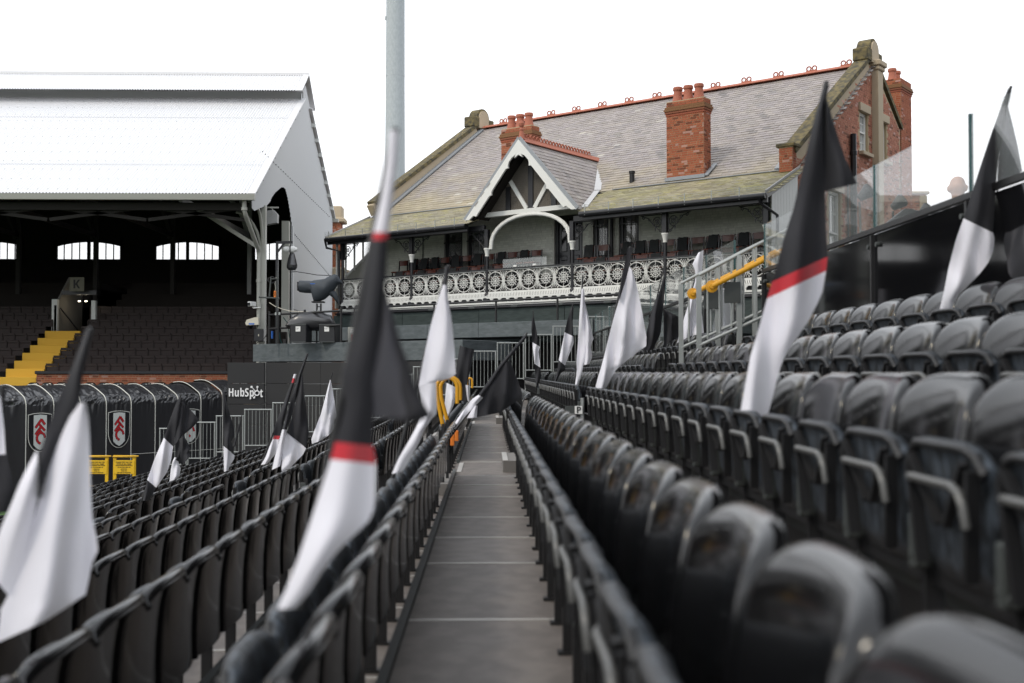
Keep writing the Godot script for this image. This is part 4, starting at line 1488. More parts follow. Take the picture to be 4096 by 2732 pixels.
	# gutters, their brackets and wire guard, eaves beam
	for e in [[S1 + 0.1, 4.25], [-0.62, S0 - 0.1]]:
		m = MB.new()
		m.bar(C(e[0], EAVE_T - 0.1, EAVE_Y - 0.1), C(e[1], EAVE_T - 0.1, EAVE_Y - 0.1), 0.085, 8)
		m.lohi(C(e[0], EAVE_T + 0.08, EAVE_Y - 0.28), C(e[1], EAVE_T - 0.0, EAVE_Y - 0.05))
		var gut := part("gutter", m, "black_paint", h)
		var s: float = e[0] - 0.25
		while s > e[1]:
			m = MB.new()
			m.bx(C(s, EAVE_T - 0.16, EAVE_Y + 0.03), Vector3(0.025, 0.36, 0.02))
			part("gutter_bracket", m, "galvanised", gut)
			s -= 0.92
		m = MB.new()
		for q in [0.06, 0.12, 0.18]: m.bar(C(e[0], EAVE_T - 0.16, EAVE_Y + q), C(e[1], EAVE_T - 0.16, EAVE_Y + q), 0.0035, 4)
		s = e[0]
		while s > e[1] + 0.1:
			m.bar(C(s, EAVE_T - 0.16, EAVE_Y + 0.04), C(s - 0.09, EAVE_T - 0.16, EAVE_Y + 0.18), 0.0025, 3)
			m.bar(C(s - 0.09, EAVE_T - 0.16, EAVE_Y + 0.04), C(s, EAVE_T - 0.16, EAVE_Y + 0.18), 0.0025, 3)
			s -= 0.13
		part("wire_guard", m, "galvanised", gut)
	m = MB.new()
	m.lohi(C(S1, 0.06, 5.02), C(3.75, -0.06, 5.2))
	part("eaves_beam", m, "black_paint", h)
	m = MB.new()
	m.lohi(C(-0.08, 0.06, 5.02), C(S0, -0.06, 5.2))
	part("eaves_beam", m, "black_paint", h)
	m = MB.new()
	m.tube([C(S1 + 0.1, EAVE_T - 0.1, EAVE_Y - 0.15), C(S1 + 0.12, EAVE_T - 0.02, EAVE_Y - 0.4), C(S1 - 0.25, -0.1, 4.75), C(S1 - 0.3, -0.12, 2.6)], 0.05, 7)
	m.tube([C(S0 + 0.1, EAVE_T - 0.1, EAVE_Y - 0.15), C(S0 + 0.1, EAVE_T, EAVE_Y - 0.3), C(S0 - 0.2, 0.1, 4.65), C(S0 - 0.2, 0.1, 2.6)], 0.05, 7)
	part("downpipe", m, "black_paint", h)
	# columns with white capitals and iron spandrels
	var cols := [10.94, 7.27, 3.66, 0.0, -3.55, -7.0]
	for i in cols.size():
		m = MB.new()
		var c := C(cols[i], 0, 0)
		m.bar(c + Vector3(0, 2.5, 0), c + Vector3(0, 4.4, 0), 0.062, 12)
		m.lathe(Transform3D(Basis(), c), [Vector2(0.16, 2.5), Vector2(0.16, 2.58), Vector2(0.1, 2.64), Vector2(0.09, 2.74), Vector2(0.065, 2.8)], 12)
		m.bx(c + Vector3(0, 4.72, 0), Vector3(0.15, 0.65, 0.14))
		var col := part("column", m, "black_paint", h)
		m = MB.new()
		m.lathe(Transform3D(Basis(), c), [Vector2(0.065, 4.08), Vector2(0.075, 4.1), Vector2(0.07, 4.14), Vector2(0.085, 4.22), Vector2(0.11, 4.32), Vector2(0.125, 4.33), Vector2(0.125, 4.38), Vector2(0.06, 4.39)], 12)
		if i != 0: part("capital", m, "white_paint", col)
		m = MB.new()
		if i != 2 and i != 5: spandrel(m, c + Vector3(0.05, 5.02, 0), 1.0)
		if i != 0 and i != 3: spandrel(m, c + Vector3(-0.05, 5.02, 0), -1.0)
		if m.v.size(): part("spandrel", m, "black_paint", col)
	# the balustrade: wheel panels, sloping lattice skirt, arcaded foot
	var wp := wheel_panel()
	var bal := MB.new()
	bal.lohi(C(S1 - 0.3, 0.05, 3.58), C(S0 + 0.05, -0.05, 3.63))
	var rail := part("balustrade_rail", bal, "black_paint", h)
	for i in cols.size() - 1:
		var a: float = cols[i]
		var b: float = cols[i + 1]
		for k in 5:
			var s := lerpf(a, b, (k + 0.5) / 5)
			piece("wheel_panel", wp, rail, Transform3D(Basis.from_scale(Vector3((a - b) / 5 / 0.72, 0.97, 1)), C(s, 0, 2.81)))
	m = MB.new()
	m.lohi(C(S1 - 0.3, 0.01, 2.76), C(S0 + 0.05, -0.02, 2.8))
	m.lohi(C(S1 - 0.3, -0.1, 2.575), C(S0 + 0.05, -0.13, 2.63))
	var s := S1 - 0.35
	while s > S0 + 0.1:
		m.beam(C(s, -0.01, 2.77), C(s - 0.1, -0.12, 2.62), 0.042, 0.02, Vector3.BACK)
		s -= 0.068
	part("lattice_skirt", m, "white_paint", rail)
	m = MB.new()
	s = S1 - 0.35
	while s > S0 + 0.1:
		m.lohi(C(s, -0.1, 2.44), C(s - 0.055, -0.13, 2.585))
		m.beam(C(s - 0.02, -0.115, 2.5), C(s - 0.11, -0.115, 2.59), 0.03, 0.04, Vector3.BACK)
		m.beam(C(s - 0.03, -0.115, 2.5), C(s + 0.06, -0.115, 2.59), 0.03, 0.04, Vector3.BACK)
		s -= 0.36
	m.lohi(C(S1 - 0.3, 0.0, 2.38), C(S0 + 0.05, -0.16, 2.44))
	m.lohi(C(S1 - 0.3, 0.02, 2.28), C(S0 + 0.05, -0.12, 2.36))
	part("arcaded_foot", m, "white_paint", rail)
	m = MB.new()
	m.lohi(C(S1 - 0.3, 0.12, FL - 0.3), C(S0 + 0.05, 0.03, 2.58))
	part("floor_edge", m, "black_paint", h)

# wooden chairs on the balcony, black towels over some of them
func balcony_chairs():
	var proto: Node3D
	var rows := [[1.2, 3.46, []], [0.45, 2.92, []]]
	for i in 13: rows[0][2].append(9.0 - 0.54 * i)
	for s in [0.25, -0.32]: rows[0][2].append(s)
	for i in 10: rows[0][2].append(-1.25 - 0.54 * i)
	for i in 11: rows[1][2].append(8.5 - 0.54 * i)
	for i in 12: rows[1][2].append(-0.2 - 0.52 * i)
	var n := 0
	for e in rows:
		var i := 0
		for s in e[2]:
			i += 1
			n += 1
			var label := "dark wooden balcony chair, %s from the left in the %s row" % [nth(i), "back" if e[0] > 1 else "front"]
			var t: Transform3D = CT * Transform3D(Basis(), C(s, e[0], 2.7))
			var low: float = e[1] - 2.5
			if proto == null:
				proto = thing("balcony_chair", label, "chair", t, "wooden chairs on the balcony")
				var m := MB.new()
				m.bevel(T(0, 0.42, 0.05), Vector3(0.46, 0.05, 0.42), 0.015)
				part("seat", m, "chair_leather", proto)
				m = MB.new()
				var back := []
				for y in [0.7, 0.79, 0.88]:
					var line := []
					for k in 7: line.append(Vector3(-0.24 + 0.08 * k, y, -0.2 - 0.05 * cos((k - 3) * 0.5)))
					back.append(line)
				m.grid(back)
				for line in back:
					for k in 7: line[k].z -= 0.025
				back.reverse()
				m.grid(back)
				m.bx(Vector3(0, 0.89, -0.245), Vector3(0.49, 0.025, 0.04))
				part("backrest", m, "chair_wood", proto)
				for x in [-1, 1]:
					m = MB.new()
					m.beam(Vector3(x * 0.22, 0, -0.15), Vector3(x * 0.22, 0.9, -0.23), 0.035, 0.035)
					part("rear_leg", m, "door_black", proto)
					m = MB.new()
					m.beam(Vector3(x * 0.22, 0, 0.2), Vector3(x * 0.21, 0.42, 0.2), 0.035, 0.035)
					part("front_leg", m, "door_black", proto)
				proto.transform = t.translated_local(Vector3(0, low - 0.2, 0))
			else:
				copy(proto, t.translated_local(Vector3(0, low - 0.2, 0)), label)
			if n % 2 == 0 or n % 7 == 3:
				var w := MB.new()
				var top := []
				for p in [Vector2(-0.3, 0.45), Vector2(-0.29, 0.8), Vector2(-0.275, 0.925), Vector2(-0.24, 0.94), Vector2(-0.205, 0.92), Vector2(-0.17, 0.75), Vector2(-0.13, 0.5), Vector2(-0.05, 0.46), Vector2(0.12, 0.475)]:
					var line := []
					for k in 6: line.append(Vector3(-0.19 + 0.07 * k + 0.02 * sin(n + p.y * 5), p.y + 0.012 * sin(k * 2.1 + n), p.x + 0.012 * sin(k * 1.7 + n * 3 + p.y * 8)))
					top.append(line)
				w.grid(top)
				single("towel", w, "towel", "black towel over the %s chair from the left in the %s balcony row" % [nth(i), "back" if e[0] > 1 else "front"], "towel", t.translated_local(Vector3(0.02, low - 0.2, 0)), "black towels over the balcony chairs")

func perspex():
	var m := MB.new()
	m.bevel(T(0, 0.16, 0), Vector3(1.9, 0.32, 0.012), 0.004)
	var o := thing("perspex_screen", "low clear perspex screen standing behind the balcony rail below the arch", "screen", CT * Transform3D(Basis(), C(2.1, 0.12, 3.63)))
	part("sheet", m, "glass", o)
	for x in [-0.4, 0.45]:
		m = MB.new()
		m.bevel(T(x, 0.06, 0.02), Vector3(0.16, 0.06, 0.02), 0.005)
		part("clip", m, "white_sign", o)

# ---------- the terrace in front of the cottage, the camera gantry

func strip_wall(called: String, label: String, t: float, s0: float, s1: float, y0: float, y1: float, depth: float, m: String, joints: float) -> Node3D:
	var o := thing(called, label, "wall", CT * T(-(s0 + s1) / 2, y0, -t))
	var n := maxi(1, int(round((s0 - s1) / joints)))
	for i in n:
		var p := MB.new()
		var w := (s0 - s1) / n
		p.bevel(T(-(s0 - s1) / 2 + w * (i + 0.5), (y1 - y0) / 2, -depth / 2 - 0.003 * (i % 2)), Vector3(w - 0.012, y1 - y0, depth), 0.012)
		part("panel", p, m, o)
	return o

func cottage_terrace():
	strip_wall("green_wall", "dark green felted wall directly below the white balcony", -0.25, 11.2, -7.2, 1.0, 2.2, 0.3, "felt_green", 3.4)
	strip_wall("grey_ledge", "grey felted ledge projecting below the green wall under the balcony", -2.5, 11.0, -2.45, 1.12, 1.6, 1.9, "felt_grey", 2.2)
	strip_wall("green_ledge", "green felted ledge end right of the grey ledge", -2.45, -2.47, -6.9, 1.1, 1.6, 1.9, "felt_green", 2.2)
	strip_wall("gantry_deck", "long grey felted gantry deck above the black hoarding", -5.0, 10.3, 0.6, 0.35, 0.97, 2.4, "felt_grey", 4.9)
	# conduit and taped junctions under the balcony foot
	var k := thing("conduit_run", "black conduit with taped junctions under the balcony foot", "pipe", CT * T(0, 2.22, 0.32))
	var m := MB.new()
	m.bar(Vector3(-11, 0.02, 0), Vector3(6.9, 0.02, 0), 0.03, 6)
	m.lohi(Vector3(-11, -0.02, -0.1), Vector3(6.9, 0.1, -0.06))
	part("conduit", m, "black_paint", k)
	for i in 7:
		m = MB.new()
		m.bevel(T(-6.0 + i * 1.9, 0.03, 0.0), Vector3(0.3, 0.08, 0.09), 0.02)
		part("junction", m, "bracket_grey", k)
	# handrail along the ledge
	var o := thing("ledge_rail", "black tube handrail on posts along the grey ledge under the balcony", "railing", CT * T(0, 1.6, 2.45))
	m = MB.new()
	m.bar(Vector3(-8.2, 0.67, 0), Vector3(3.6, 0.72, 0), 0.035, 8)
	part("rail", m, "steel_black", o)
	for s in [7.8, 6.2, 4.0, 1.33, -1.11, -3.4]:
		m = MB.new()
		m.bar(Vector3(-s, 0, 0), Vector3(-s, 0.7, 0), 0.035, 8)
		part("post", m, "steel_black", o)
	# black hoarding: the part that faces the pitch carries the logo
	var a := at(909, 1450, 38.9)
	var b := at(1058, 1446, 38.9)
	var w := thing("pitch_hoarding", "black boarded hoarding with white HubSpot lettering beside the tunnel cover", "hoarding", T((a.x + b.x) / 2, GROUND, -38.9))
	var top := a.y - GROUND
	for i in 6:
		m = MB.new()
		m.bevel(T(0, top - 0.355 - 0.71 * i, -0.1), Vector3(b.x - a.x - 0.01, 0.7, 0.2), 0.008)
		part("board", m, "black_board", w)
	var logo_c := at(984, 1570, 38.88)
	logo(w, logo_c - w.position, at(1052, 1570, 38.88).x - at(916, 1570, 38.88).x)
	var g := CT.affine_inverse() * Vector3(b.x, 0, -38.9)
	var s1 := -g.x
	var o2 := thing("terrace_hoarding", "black boarded hoarding running under the grey gantry deck behind the fence", "hoarding", CT * T(-(s1 + 0.6) / 2, GROUND, -(-g.z) ))
	for i in 6:
		for k2 in 3:
			m = MB.new()
			var ww := (s1 - 0.6) / 3
			m.bevel(T((-1 + k2) * ww, top - 0.355 - 0.71 * i, -0.15), Vector3(ww - 0.006, 0.7, 0.2), 0.008)
			part("board", m, "black_board", o2)
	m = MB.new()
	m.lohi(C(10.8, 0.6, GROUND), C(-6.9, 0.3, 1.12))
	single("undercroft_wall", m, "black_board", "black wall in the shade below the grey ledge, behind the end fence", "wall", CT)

# white lettering with a little network of balls over the second o
func logo(o: Node3D, c: Vector3, w: float):
	var l := letters("HubSp", 0.3, "letter_white", 700)
	l.name = "lettering"
	var b := l.mesh.get_aabb()
	var sx := w * 0.737 / b.size.x
	var sy := w * 0.338 / b.size.y
	l.scale = Vector3(sx, sy, 6.0)
	l.position = c + Vector3(w * (0.3685 - 0.5) - b.get_center().x * sx, -w * 0.03 - b.get_center().y * sy, 0.02)
	o.add_child(l)
	var t := letters("t", 0.3, "letter_white", 700)
	t.name = "lettering_end"
	var tb := t.mesh.get_aabb()
	t.scale = Vector3(w * 0.085 / tb.size.x, sy, 6.0)
	t.position = c + Vector3(w * 0.457 - tb.get_center().x * t.scale.x, -w * 0.14 - tb.position.y * sy, 0.02)
	o.add_child(t)
	var m := MB.new()
	var hub := c + Vector3(w * 0.33, -w * 0.02, 0.03)
	var rr := w * 0.068
	var p := []
	for i in 20: p.append(hub + Vector3(rr * cos(TAU * i / 20), rr * sin(TAU * i / 20), 0))
	m.tube(p, w * 0.021, 6, true)
	var arms := [[Vector3(-0.16, 0.185, 0), 0.034, 0.012], [Vector3(0.012, 0.185, 0), 0.03, 0.016], [Vector3(-0.085, -0.13, 0), 0.028, 0.012]]
	for e in arms:
		var q: Vector3 = hub + e[0] * w
		var d := (q - hub).normalized()
		m.bar(hub + d * rr, q, w * e[2], 6)
		m.lathe(Transform3D(Basis(Vector3.RIGHT, PI / 2), q + Vector3(0, 0, -0.02)), [Vector2(0, 0), Vector2(w * e[1], 0), Vector2(w * e[1], 0.045), Vector2(0, 0.045)], 14)
	part("logo_emblem", m, "letter_white", o)


# ---------- the timber grandstand

const GAX := -8.3      # its gable wall
const ROOF_X := -8.15   # the verge
const STAND_X := -36.0

func corrugated(m: MB, o: Vector3, u: Vector3, v: Vector3, w: float, h: float, pitch: float, amp: float, edge = null):
	# waves across u, running along v; edge(a) gives the far end along v
	var n := u.cross(v).normalized()
	var cols := int(w / pitch * 6.0)
	var prev := []
	for i in cols + 1:
		var a := w * i / cols
		var ph := TAU * a / pitch
		var lo := 0.0
		var hi := h
		if edge != null:
			var e: Vector2 = edge.call(a)
			lo = e.x; hi = e.y
		var off := n * (amp * sin(ph))
		var nn := (n - u * (amp * TAU / pitch * cos(ph))).normalized()
		var cur := [o + u * a + v * lo + off, o + u * a + v * hi + off, nn]
		if i and hi > lo:
			m.stri(prev[0], cur[0], cur[1], prev[2], nn, nn)
			m.stri(prev[0], cur[1], prev[1], prev[2], nn, prev[2])
		prev = cur

func stand():
	var o := thing("grandstand", "timber grandstand with white corrugated roof and grey corrugated gable", "grandstand", T(-20, GROUND, -50))
	var org := o.position
	var L := func(x, y, z): return Vector3(x, y, -z) - org
	var W := ROOF_X - STAND_X
	# lower slope in four lapped lengths, the raised ridge cap above
	var z0 := 39.75
	var y0 := 6.22
	var z1 := 50.5
	var y1 := 12.14
	var roof: MeshInstance3D
	for i in 4:
		var a := float(i) / 4
		var b := float(i + 1) / 4 + (0.012 if i < 3 else 0.0)
		var m := MB.new()
		var p: Vector3 = L.call(STAND_X, lerpf(y0, y1, a) + 0.02 * (3 - i) * -0.0 + 0.012 * (i % 2), lerpf(z0, z1, a))
		var q: Vector3 = L.call(STAND_X, lerpf(y0, y1, b) + 0.012 * (i % 2), lerpf(z0, z1, b))
		corrugated(m, p, Vector3.RIGHT, (q - p).normalized(), W - 0.25, p.distance_to(q), 0.115, 0.02)
		var s := part("roof_sheet", m, "roof_sheet", o)
		if roof == null: roof = s
		# roof bolts
		m = MB.new()
		for k in 3:
			var f := (k + 0.3) / 3.0
			var x := 0.2 + 0.06 * ((i + k) % 3)
			while x < W - 0.3:
				if x > W - 13.0:
					var c := p.lerp(q, f) + Vector3(x, 0.03, 0)
					m.bx(c, Vector3(0.022, 0.02, 0.022))
				x += 0.345
		part("roof_bolt", m, "galvanised", s)
	var m := MB.new()
	var cz := [[51.4, 13.45, 49.55, 12.28], [51.4, 13.45, 53.3, 12.28]]
	for e in cz:
		m = MB.new()
		var p: Vector3 = L.call(STAND_X, e[3], e[2])
		var q: Vector3 = L.call(STAND_X, e[1], e[0])
		corrugated(m, p, Vector3.RIGHT, (q - p).normalized(), W - 0.25, p.distance_to(q), 0.115, 0.02)
		part("ridge_cap_sheet", m, "roof_sheet", o)
	m = MB.new()
	m.lohi(L.call(STAND_X, 13.4, 51.3), L.call(ROOF_X, 13.52, 51.5))
	m.beam(L.call(ROOF_X - 0.12, 13.46, 51.4), L.call(ROOF_X - 0.12, 12.26, 49.5), 0.27, 0.05)
	m.beam(L.call(ROOF_X - 0.12, 13.46, 51.4), L.call(ROOF_X - 0.12, 12.26, 53.3), 0.27, 0.05)
	part("ridge_flashing", m, "roof_sheet", o)
	m = MB.new()
	m.beam(L.call(ROOF_X - 0.13, y0 - 0.01, z0), L.call(ROOF_X - 0.13, y1, z1), 0.27, 0.06)
	m.beam(L.call(ROOF_X - 0.13, 8.15, 60.6), L.call(ROOF_X - 0.13, y1, 52.3), 0.27, 0.06)
	part("verge_flashing", m, "roof_sheet", o)
	m = MB.new()
	m.lohi(L.call(STAND_X, 12.08, 50.45), L.call(ROOF_X - 0.1, 12.45, 50.6))
	part("vent_fascia", m, "trim_grey", o)
	# rear slope
	m = MB.new()
	var rp: Vector3 = L.call(ROOF_X, 8.15, 60.6)
	var rq: Vector3 = L.call(ROOF_X, y1, 52.3)
	corrugated(m, rp, Vector3.LEFT, (rq - rp).normalized(), W, rp.distance_to(rq), 0.115, 0.02)
	part("rear_roof_sheet", m, "roof_sheet", o)
	# boarded underside keeps the inside dark
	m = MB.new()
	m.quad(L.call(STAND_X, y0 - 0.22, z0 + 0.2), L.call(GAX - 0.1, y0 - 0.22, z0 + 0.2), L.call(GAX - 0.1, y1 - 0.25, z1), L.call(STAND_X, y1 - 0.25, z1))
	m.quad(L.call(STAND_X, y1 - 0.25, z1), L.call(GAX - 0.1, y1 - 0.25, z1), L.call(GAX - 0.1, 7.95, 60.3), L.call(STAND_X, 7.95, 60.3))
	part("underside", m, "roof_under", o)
	# purlin ends along the gable
	for i in 9:
		m = MB.new()
		var f := (i + 0.5) / 9.5
		m.lohi(L.call(GAX - 0.2, lerpf(y0, y1, f) - 0.2, lerpf(z0, z1, f) - 0.06), L.call(ROOF_X - 0.06, lerpf(y0, y1, f) - 0.06, lerpf(z0, z1, f) + 0.06))
		part("purlin_end", m, "dark_timber", o)
	for i in 8:
		m = MB.new()
		var f := (i + 0.1) / 8.0
		m.lohi(L.call(GAX - 0.2, lerpf(8.15, y1, f) - 0.24, lerpf(60.6, 52.3, f) - 0.09), L.call(ROOF_X + 0.03, lerpf(8.15, y1, f) - 0.07, lerpf(60.6, 52.3, f) + 0.09))
		part("purlin_end", m, "crest_white", o)
	# gutter and eaves
	var edge := PackedVector2Array([Vector2(0, 0), Vector2(0.18, 0), Vector2(0.2, 0.08), Vector2(0.23, 0.2), Vector2(0.0, 0.2)])
	for i in 5:
		m = MB.new()
		var x1 := ROOF_X - i * 2.5
		m.prism(edge, Transform3D(Basis(Vector3(0, 0, 1), Vector3.UP, Vector3(-1, 0, 0)), L.call(x1, 5.98, z0 + 0.05)), 2.5 if i < 4 else 18.0)
		part("gutter", m, "grey_paint", o)
	m = MB.new()
	m.lohi(L.call(GAX - 0.2, 5.72, z0 + 0.75), L.call(STAND_X, 5.98, z0 + 0.6))
	part("eaves_beam", m, "roof_under", o)
	m = MB.new()
	m.lohi(L.call(-8.0, 7.95, 60.4), L.call(-9.4, 8.12, 60.75))
	part("rear_gutter", m, "grey_paint", o)
	# gable of corrugated sheet with an arched opening towards the front
	m = MB.new()
	var slope := func(z: float): return lerpf(y0, y1, (z - z0) / (z1 - z0)) if z < 50.2 else (13.1 - absf(z - 51.4) * 0.6 if z < 52.6 else lerpf(8.15, y1, (60.6 - z) / 8.3))
	var knots := [39.2, 5.78, 40.36, 5.7, 41.4, 5.95, 42.6, 6.22, 43.25, 6.46, 43.5, 6.64, 44.2, 6.95, 45.55, 7.38, 46.1, 7.46, 46.5, 7.44, 47.05, 7.13, 47.55, 6.69, 47.9, 6.3, 48.05, 6.12]
	var arch := func(z: float):
		if z > 48.05: return GROUND
		for i in range(2, knots.size(), 2):
			if z <= knots[i]: return lerpf(knots[i - 1], knots[i + 1], (z - knots[i - 2]) / (knots[i] - knots[i - 2]))
		return 6.12
	corrugated(m, L.call(GAX, 0, 39.9) , Vector3.FORWARD, Vector3.UP, 20.5, 1.0, 0.16, 0.012, func(a): return Vector2(arch.call(39.9 + a), slope.call(39.9 + a) - 0.12))
	var gable := part("gable_sheet", m, "gable_sheet", o)
	m = MB.new()
	for e in [[41.6, 7.05, 59.5, 7.05], [48.0, 2.65, 60.0, 2.55], [48.0, 5.9, 60.0, 4.95]]:
		var n := 34
		for i in n:
			var f := float(i) / n
			var z := lerpf(e[0], e[2], f)
			var y := lerpf(e[1], e[3], f) + (0.0 if e[1] < 7 else 1.0)
			if z > 48 or y > arch.call(z) + 0.2: m.bx(L.call(GAX + 0.03, y, z), Vector3(0.03, 0.035, 0.05))
	part("sheet_bolt", m, "steel_black", gable)
	m = MB.new()
	m.lohi(L.call(GAX - 0.02, GROUND, 48.0), L.call(GAX + 0.05, 6.15, 48.25))
	part("corner_trim", m, "gable_sheet", gable)
	m = MB.new()
	m.lohi(L.call(GAX - 0.05, GROUND, 47.6), L.call(GAX - 0.35, 6.3, 47.9))
	part("gable_post", m, "grey_paint", o)
	# front corner post with curved brackets, downpipe
	var post := MB.new()
	post.lohi(L.call(-8.24, GROUND, 42.3), L.call(-8.4, 6.15, 42.05))
	var cp := part("corner_post", post, "grey_paint", o)
	m = MB.new()
	for d in [[-1.0, 0.0], [0.0, -1.0]]:
		var pts := []
		for i in 8:
			var u := i / 7.0
			pts.append(L.call(-8.34 + d[0] * 1.0 * (1 - cos(u * PI / 2)) , 3.9 + 2.0 * sin(u * PI / 2), 42.15 + d[1] * 1.1 * (1 - cos(u * PI / 2))))
		m.tube(pts, 0.055, 6)
	m.beam(L.call(-8.45, 4.55, 42.15), L.call(-11.2, 6.3, 42.15), 0.1, 0.14)
	part("curved_bracket", m, "grey_paint", cp)
	m = MB.new()
	m.tube([L.call(-8.56, 6.0, 39.9), L.call(-8.56, 5.66, 39.9), L.call(-8.53, 5.45, 40.05), L.call(-8.46, 4.5, 41.85), L.call(-8.46, 4.3, 42.0), L.call(-8.46, GROUND, 42.0)], 0.08, 9)
	for y in [5.7, 3.35, 2.45, 1.4, 0.5]:
		m.lathe(Transform3D(Basis(), L.call(-8.46 if y < 4 else -8.56, y, 42.0 if y < 4 else 39.9)), [Vector2(0.085, -0.06), Vector2(0.11, -0.05), Vector2(0.11, 0.05), Vector2(0.085, 0.06)], 10)
	part("downpipe", m, "grey_paint", o)
	# inner columns with raking struts, tie beams
	for i in 5:
		var x := -10.9 - i * 3.48
		m = MB.new()
		m.lohi(L.call(x - 0.09, -0.5, 52.1), L.call(x + 0.09, 8.6, 51.9))
		var pts := []
		for k in 8: pts.append(L.call(x - 0.1 - 1.9 * (1 - cos(k / 7.0 * PI / 2)), 6.0 + 2.3 * sin(k / 7.0 * PI / 2), 51.8))
		m.tube(pts, 0.1, 5)
		m.beam(L.call(x, 6.2, 51.8), L.call(x, 6.1, 40.3), 0.1, 0.2)
		m.beam(L.call(x, 6.1, 51.8), L.call(x, 10.0, 47.0), 0.1, 0.14)
		part("column", m, "trim_grey" if i == 0 else "roof_under", o)
	for i in 7:
		m = MB.new()
		m.beam(L.call(-8.7 - i * 3.48, 5.85, 40.6), L.call(-12.1 - i * 3.48, 5.4, 40.6), 0.09, 0.12)
		m.beam(L.call(-12.1 - i * 3.48, 5.85, 40.6), L.call(-8.7 - i * 3.48, 5.4, 40.6), 0.09, 0.12)
		part("eaves_brace", m, "roof_under", o)
	# rear wall with arched twin windows that let the sky through
	var zr := 58.2
	var xs := []
	var x := -9.5
	for i in 6: xs.append([-10.55 - i * 5.05, -15.0 - i * 5.05 + 1.15])
	var wins := []
	for i in 6:
		var c := at(1140 - 395.0 * i + 5.0, 1000, zr).x
		wins.append([c + 1.72, c - 1.72])
	m = MB.new()
	var last := GAX - 0.1
	for w in wins:
		m.lohi(L.call(minf(w[0], last), GROUND, zr), L.call(last, 8.9, zr + 0.25))
		m.lohi(L.call(w[1], GROUND, zr), L.call(minf(w[0], last), 5.62, zr + 0.25))
		m.lohi(L.call(w[1], 6.72, zr), L.call(minf(w[0], last), 8.9, zr + 0.25))
		last = w[1]
	m.lohi(L.call(STAND_X, GROUND, zr), L.call(last, 8.9, zr + 0.25))
	m.lohi(L.call(STAND_X - 0.2, GROUND, 40.2), L.call(STAND_X, 11.0, zr + 0.25))
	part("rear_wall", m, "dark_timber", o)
	for w in wins:
		var c: float = (w[0] + w[1]) / 2
		m = MB.new()
		# frame: sill, jambs, centre post and the segmental head cut as a solid
		for d in [-1, 0, 1]: m.lohi(L.call(c + d * 1.66 - 0.07, 5.62, zr - 0.05), L.call(c + d * 1.66 + 0.07, 6.72, zr + 0.1))
		m.lohi(L.call(c - 1.72, 5.6, zr - 0.05), L.call(c + 1.72, 5.72, zr + 0.1))
		var head := PackedVector2Array([Vector2(-1.72, 0.35), Vector2(-1.72, -0.15)])
		for k in 13:
			var u := k / 6.0 - 1.0
			head.append(Vector2(u * 1.6, -0.12 + 0.22 * (1 - u * u)))
		head.append(Vector2(1.72, -0.15)); head.append(Vector2(1.72, 0.35))
		m.prism(head, Transform3D(Basis(), L.call(c, 6.5, zr + 0.1)), 0.15)
		var win := part("window", m, "dark_timber", o)
		for d in [-1, 1]:
			for k in 4:
				var xa: float = c + d * 0.86 - 0.78 + 0.39 * k
				m = MB.new()
				m.lohi(L.call(xa + 0.02, 5.72, zr + 0.03), L.call(xa + 0.37, 6.62, zr + 0.045))
				part("pane", m, "window_glass", win)
				if k:
					m = MB.new()
					m.lohi(L.call(xa - 0.02, 5.72, zr + 0.0), L.call(xa + 0.02, 6.6, zr + 0.06))
					part("glazing_bar", m, "dark_timber", win)
	# terrace steps under the seats
	m = MB.new()
	for k in 16:
		m.lohi(L.call(STAND_X, GROUND, 42.15 + 0.74 * k), L.call(-18.06, -0.52 + 0.31 * k, zr))
		m.lohi(L.call(-16.6, GROUND, 42.15 + 0.74 * k), L.call(GAX - 0.1, -0.52 + 0.31 * k, zr))
	part("seating_steps", m, "dark_timber", o)
	stand_stairs(o, L)
	# dark timber wall at the front of the brick, the brick wall itself
	var r := RandomNumberGenerator.new()
	r.seed = 5
	var b := thing("brick_front_wall", "low red brick wall with black coping along the grandstand front", "wall", T(-12.5, GROUND, -42))
	m = MB.new()
	m.lohi(Vector3(-4.0, 0, -0.12), Vector3(4.0, 3.66, 0.1))
	var bw := part("wall_core", m, "mortar", b)
	m = MB.new()
	bricks(m, Vector3(-4.0, 2.6, 0.1), Vector3.RIGHT, Vector3.UP, 8.0, 1.06, func(_a, _c): return true, 0.225, 0.078, 0.013, 0.01, red_brick(r, 0.8), r)
	stuff(part("brickwork", m, "brick", bw, true))
	m = MB.new()
	m.bevel(T(0, 3.72, 0), Vector3(8.1, 0.12, 0.34), 0.02)
	part("coping", m, "black_paint", b)
	m = MB.new()
	m.bx(Vector3(3.6, 3.5, 0.25), Vector3(0.22, 0.6, 0.2))
	m.bx(Vector3(3.3, 3.25, 0.25), Vector3(0.2, 0.3, 0.2))
	part("bracket_box", m, "trim_grey", b)

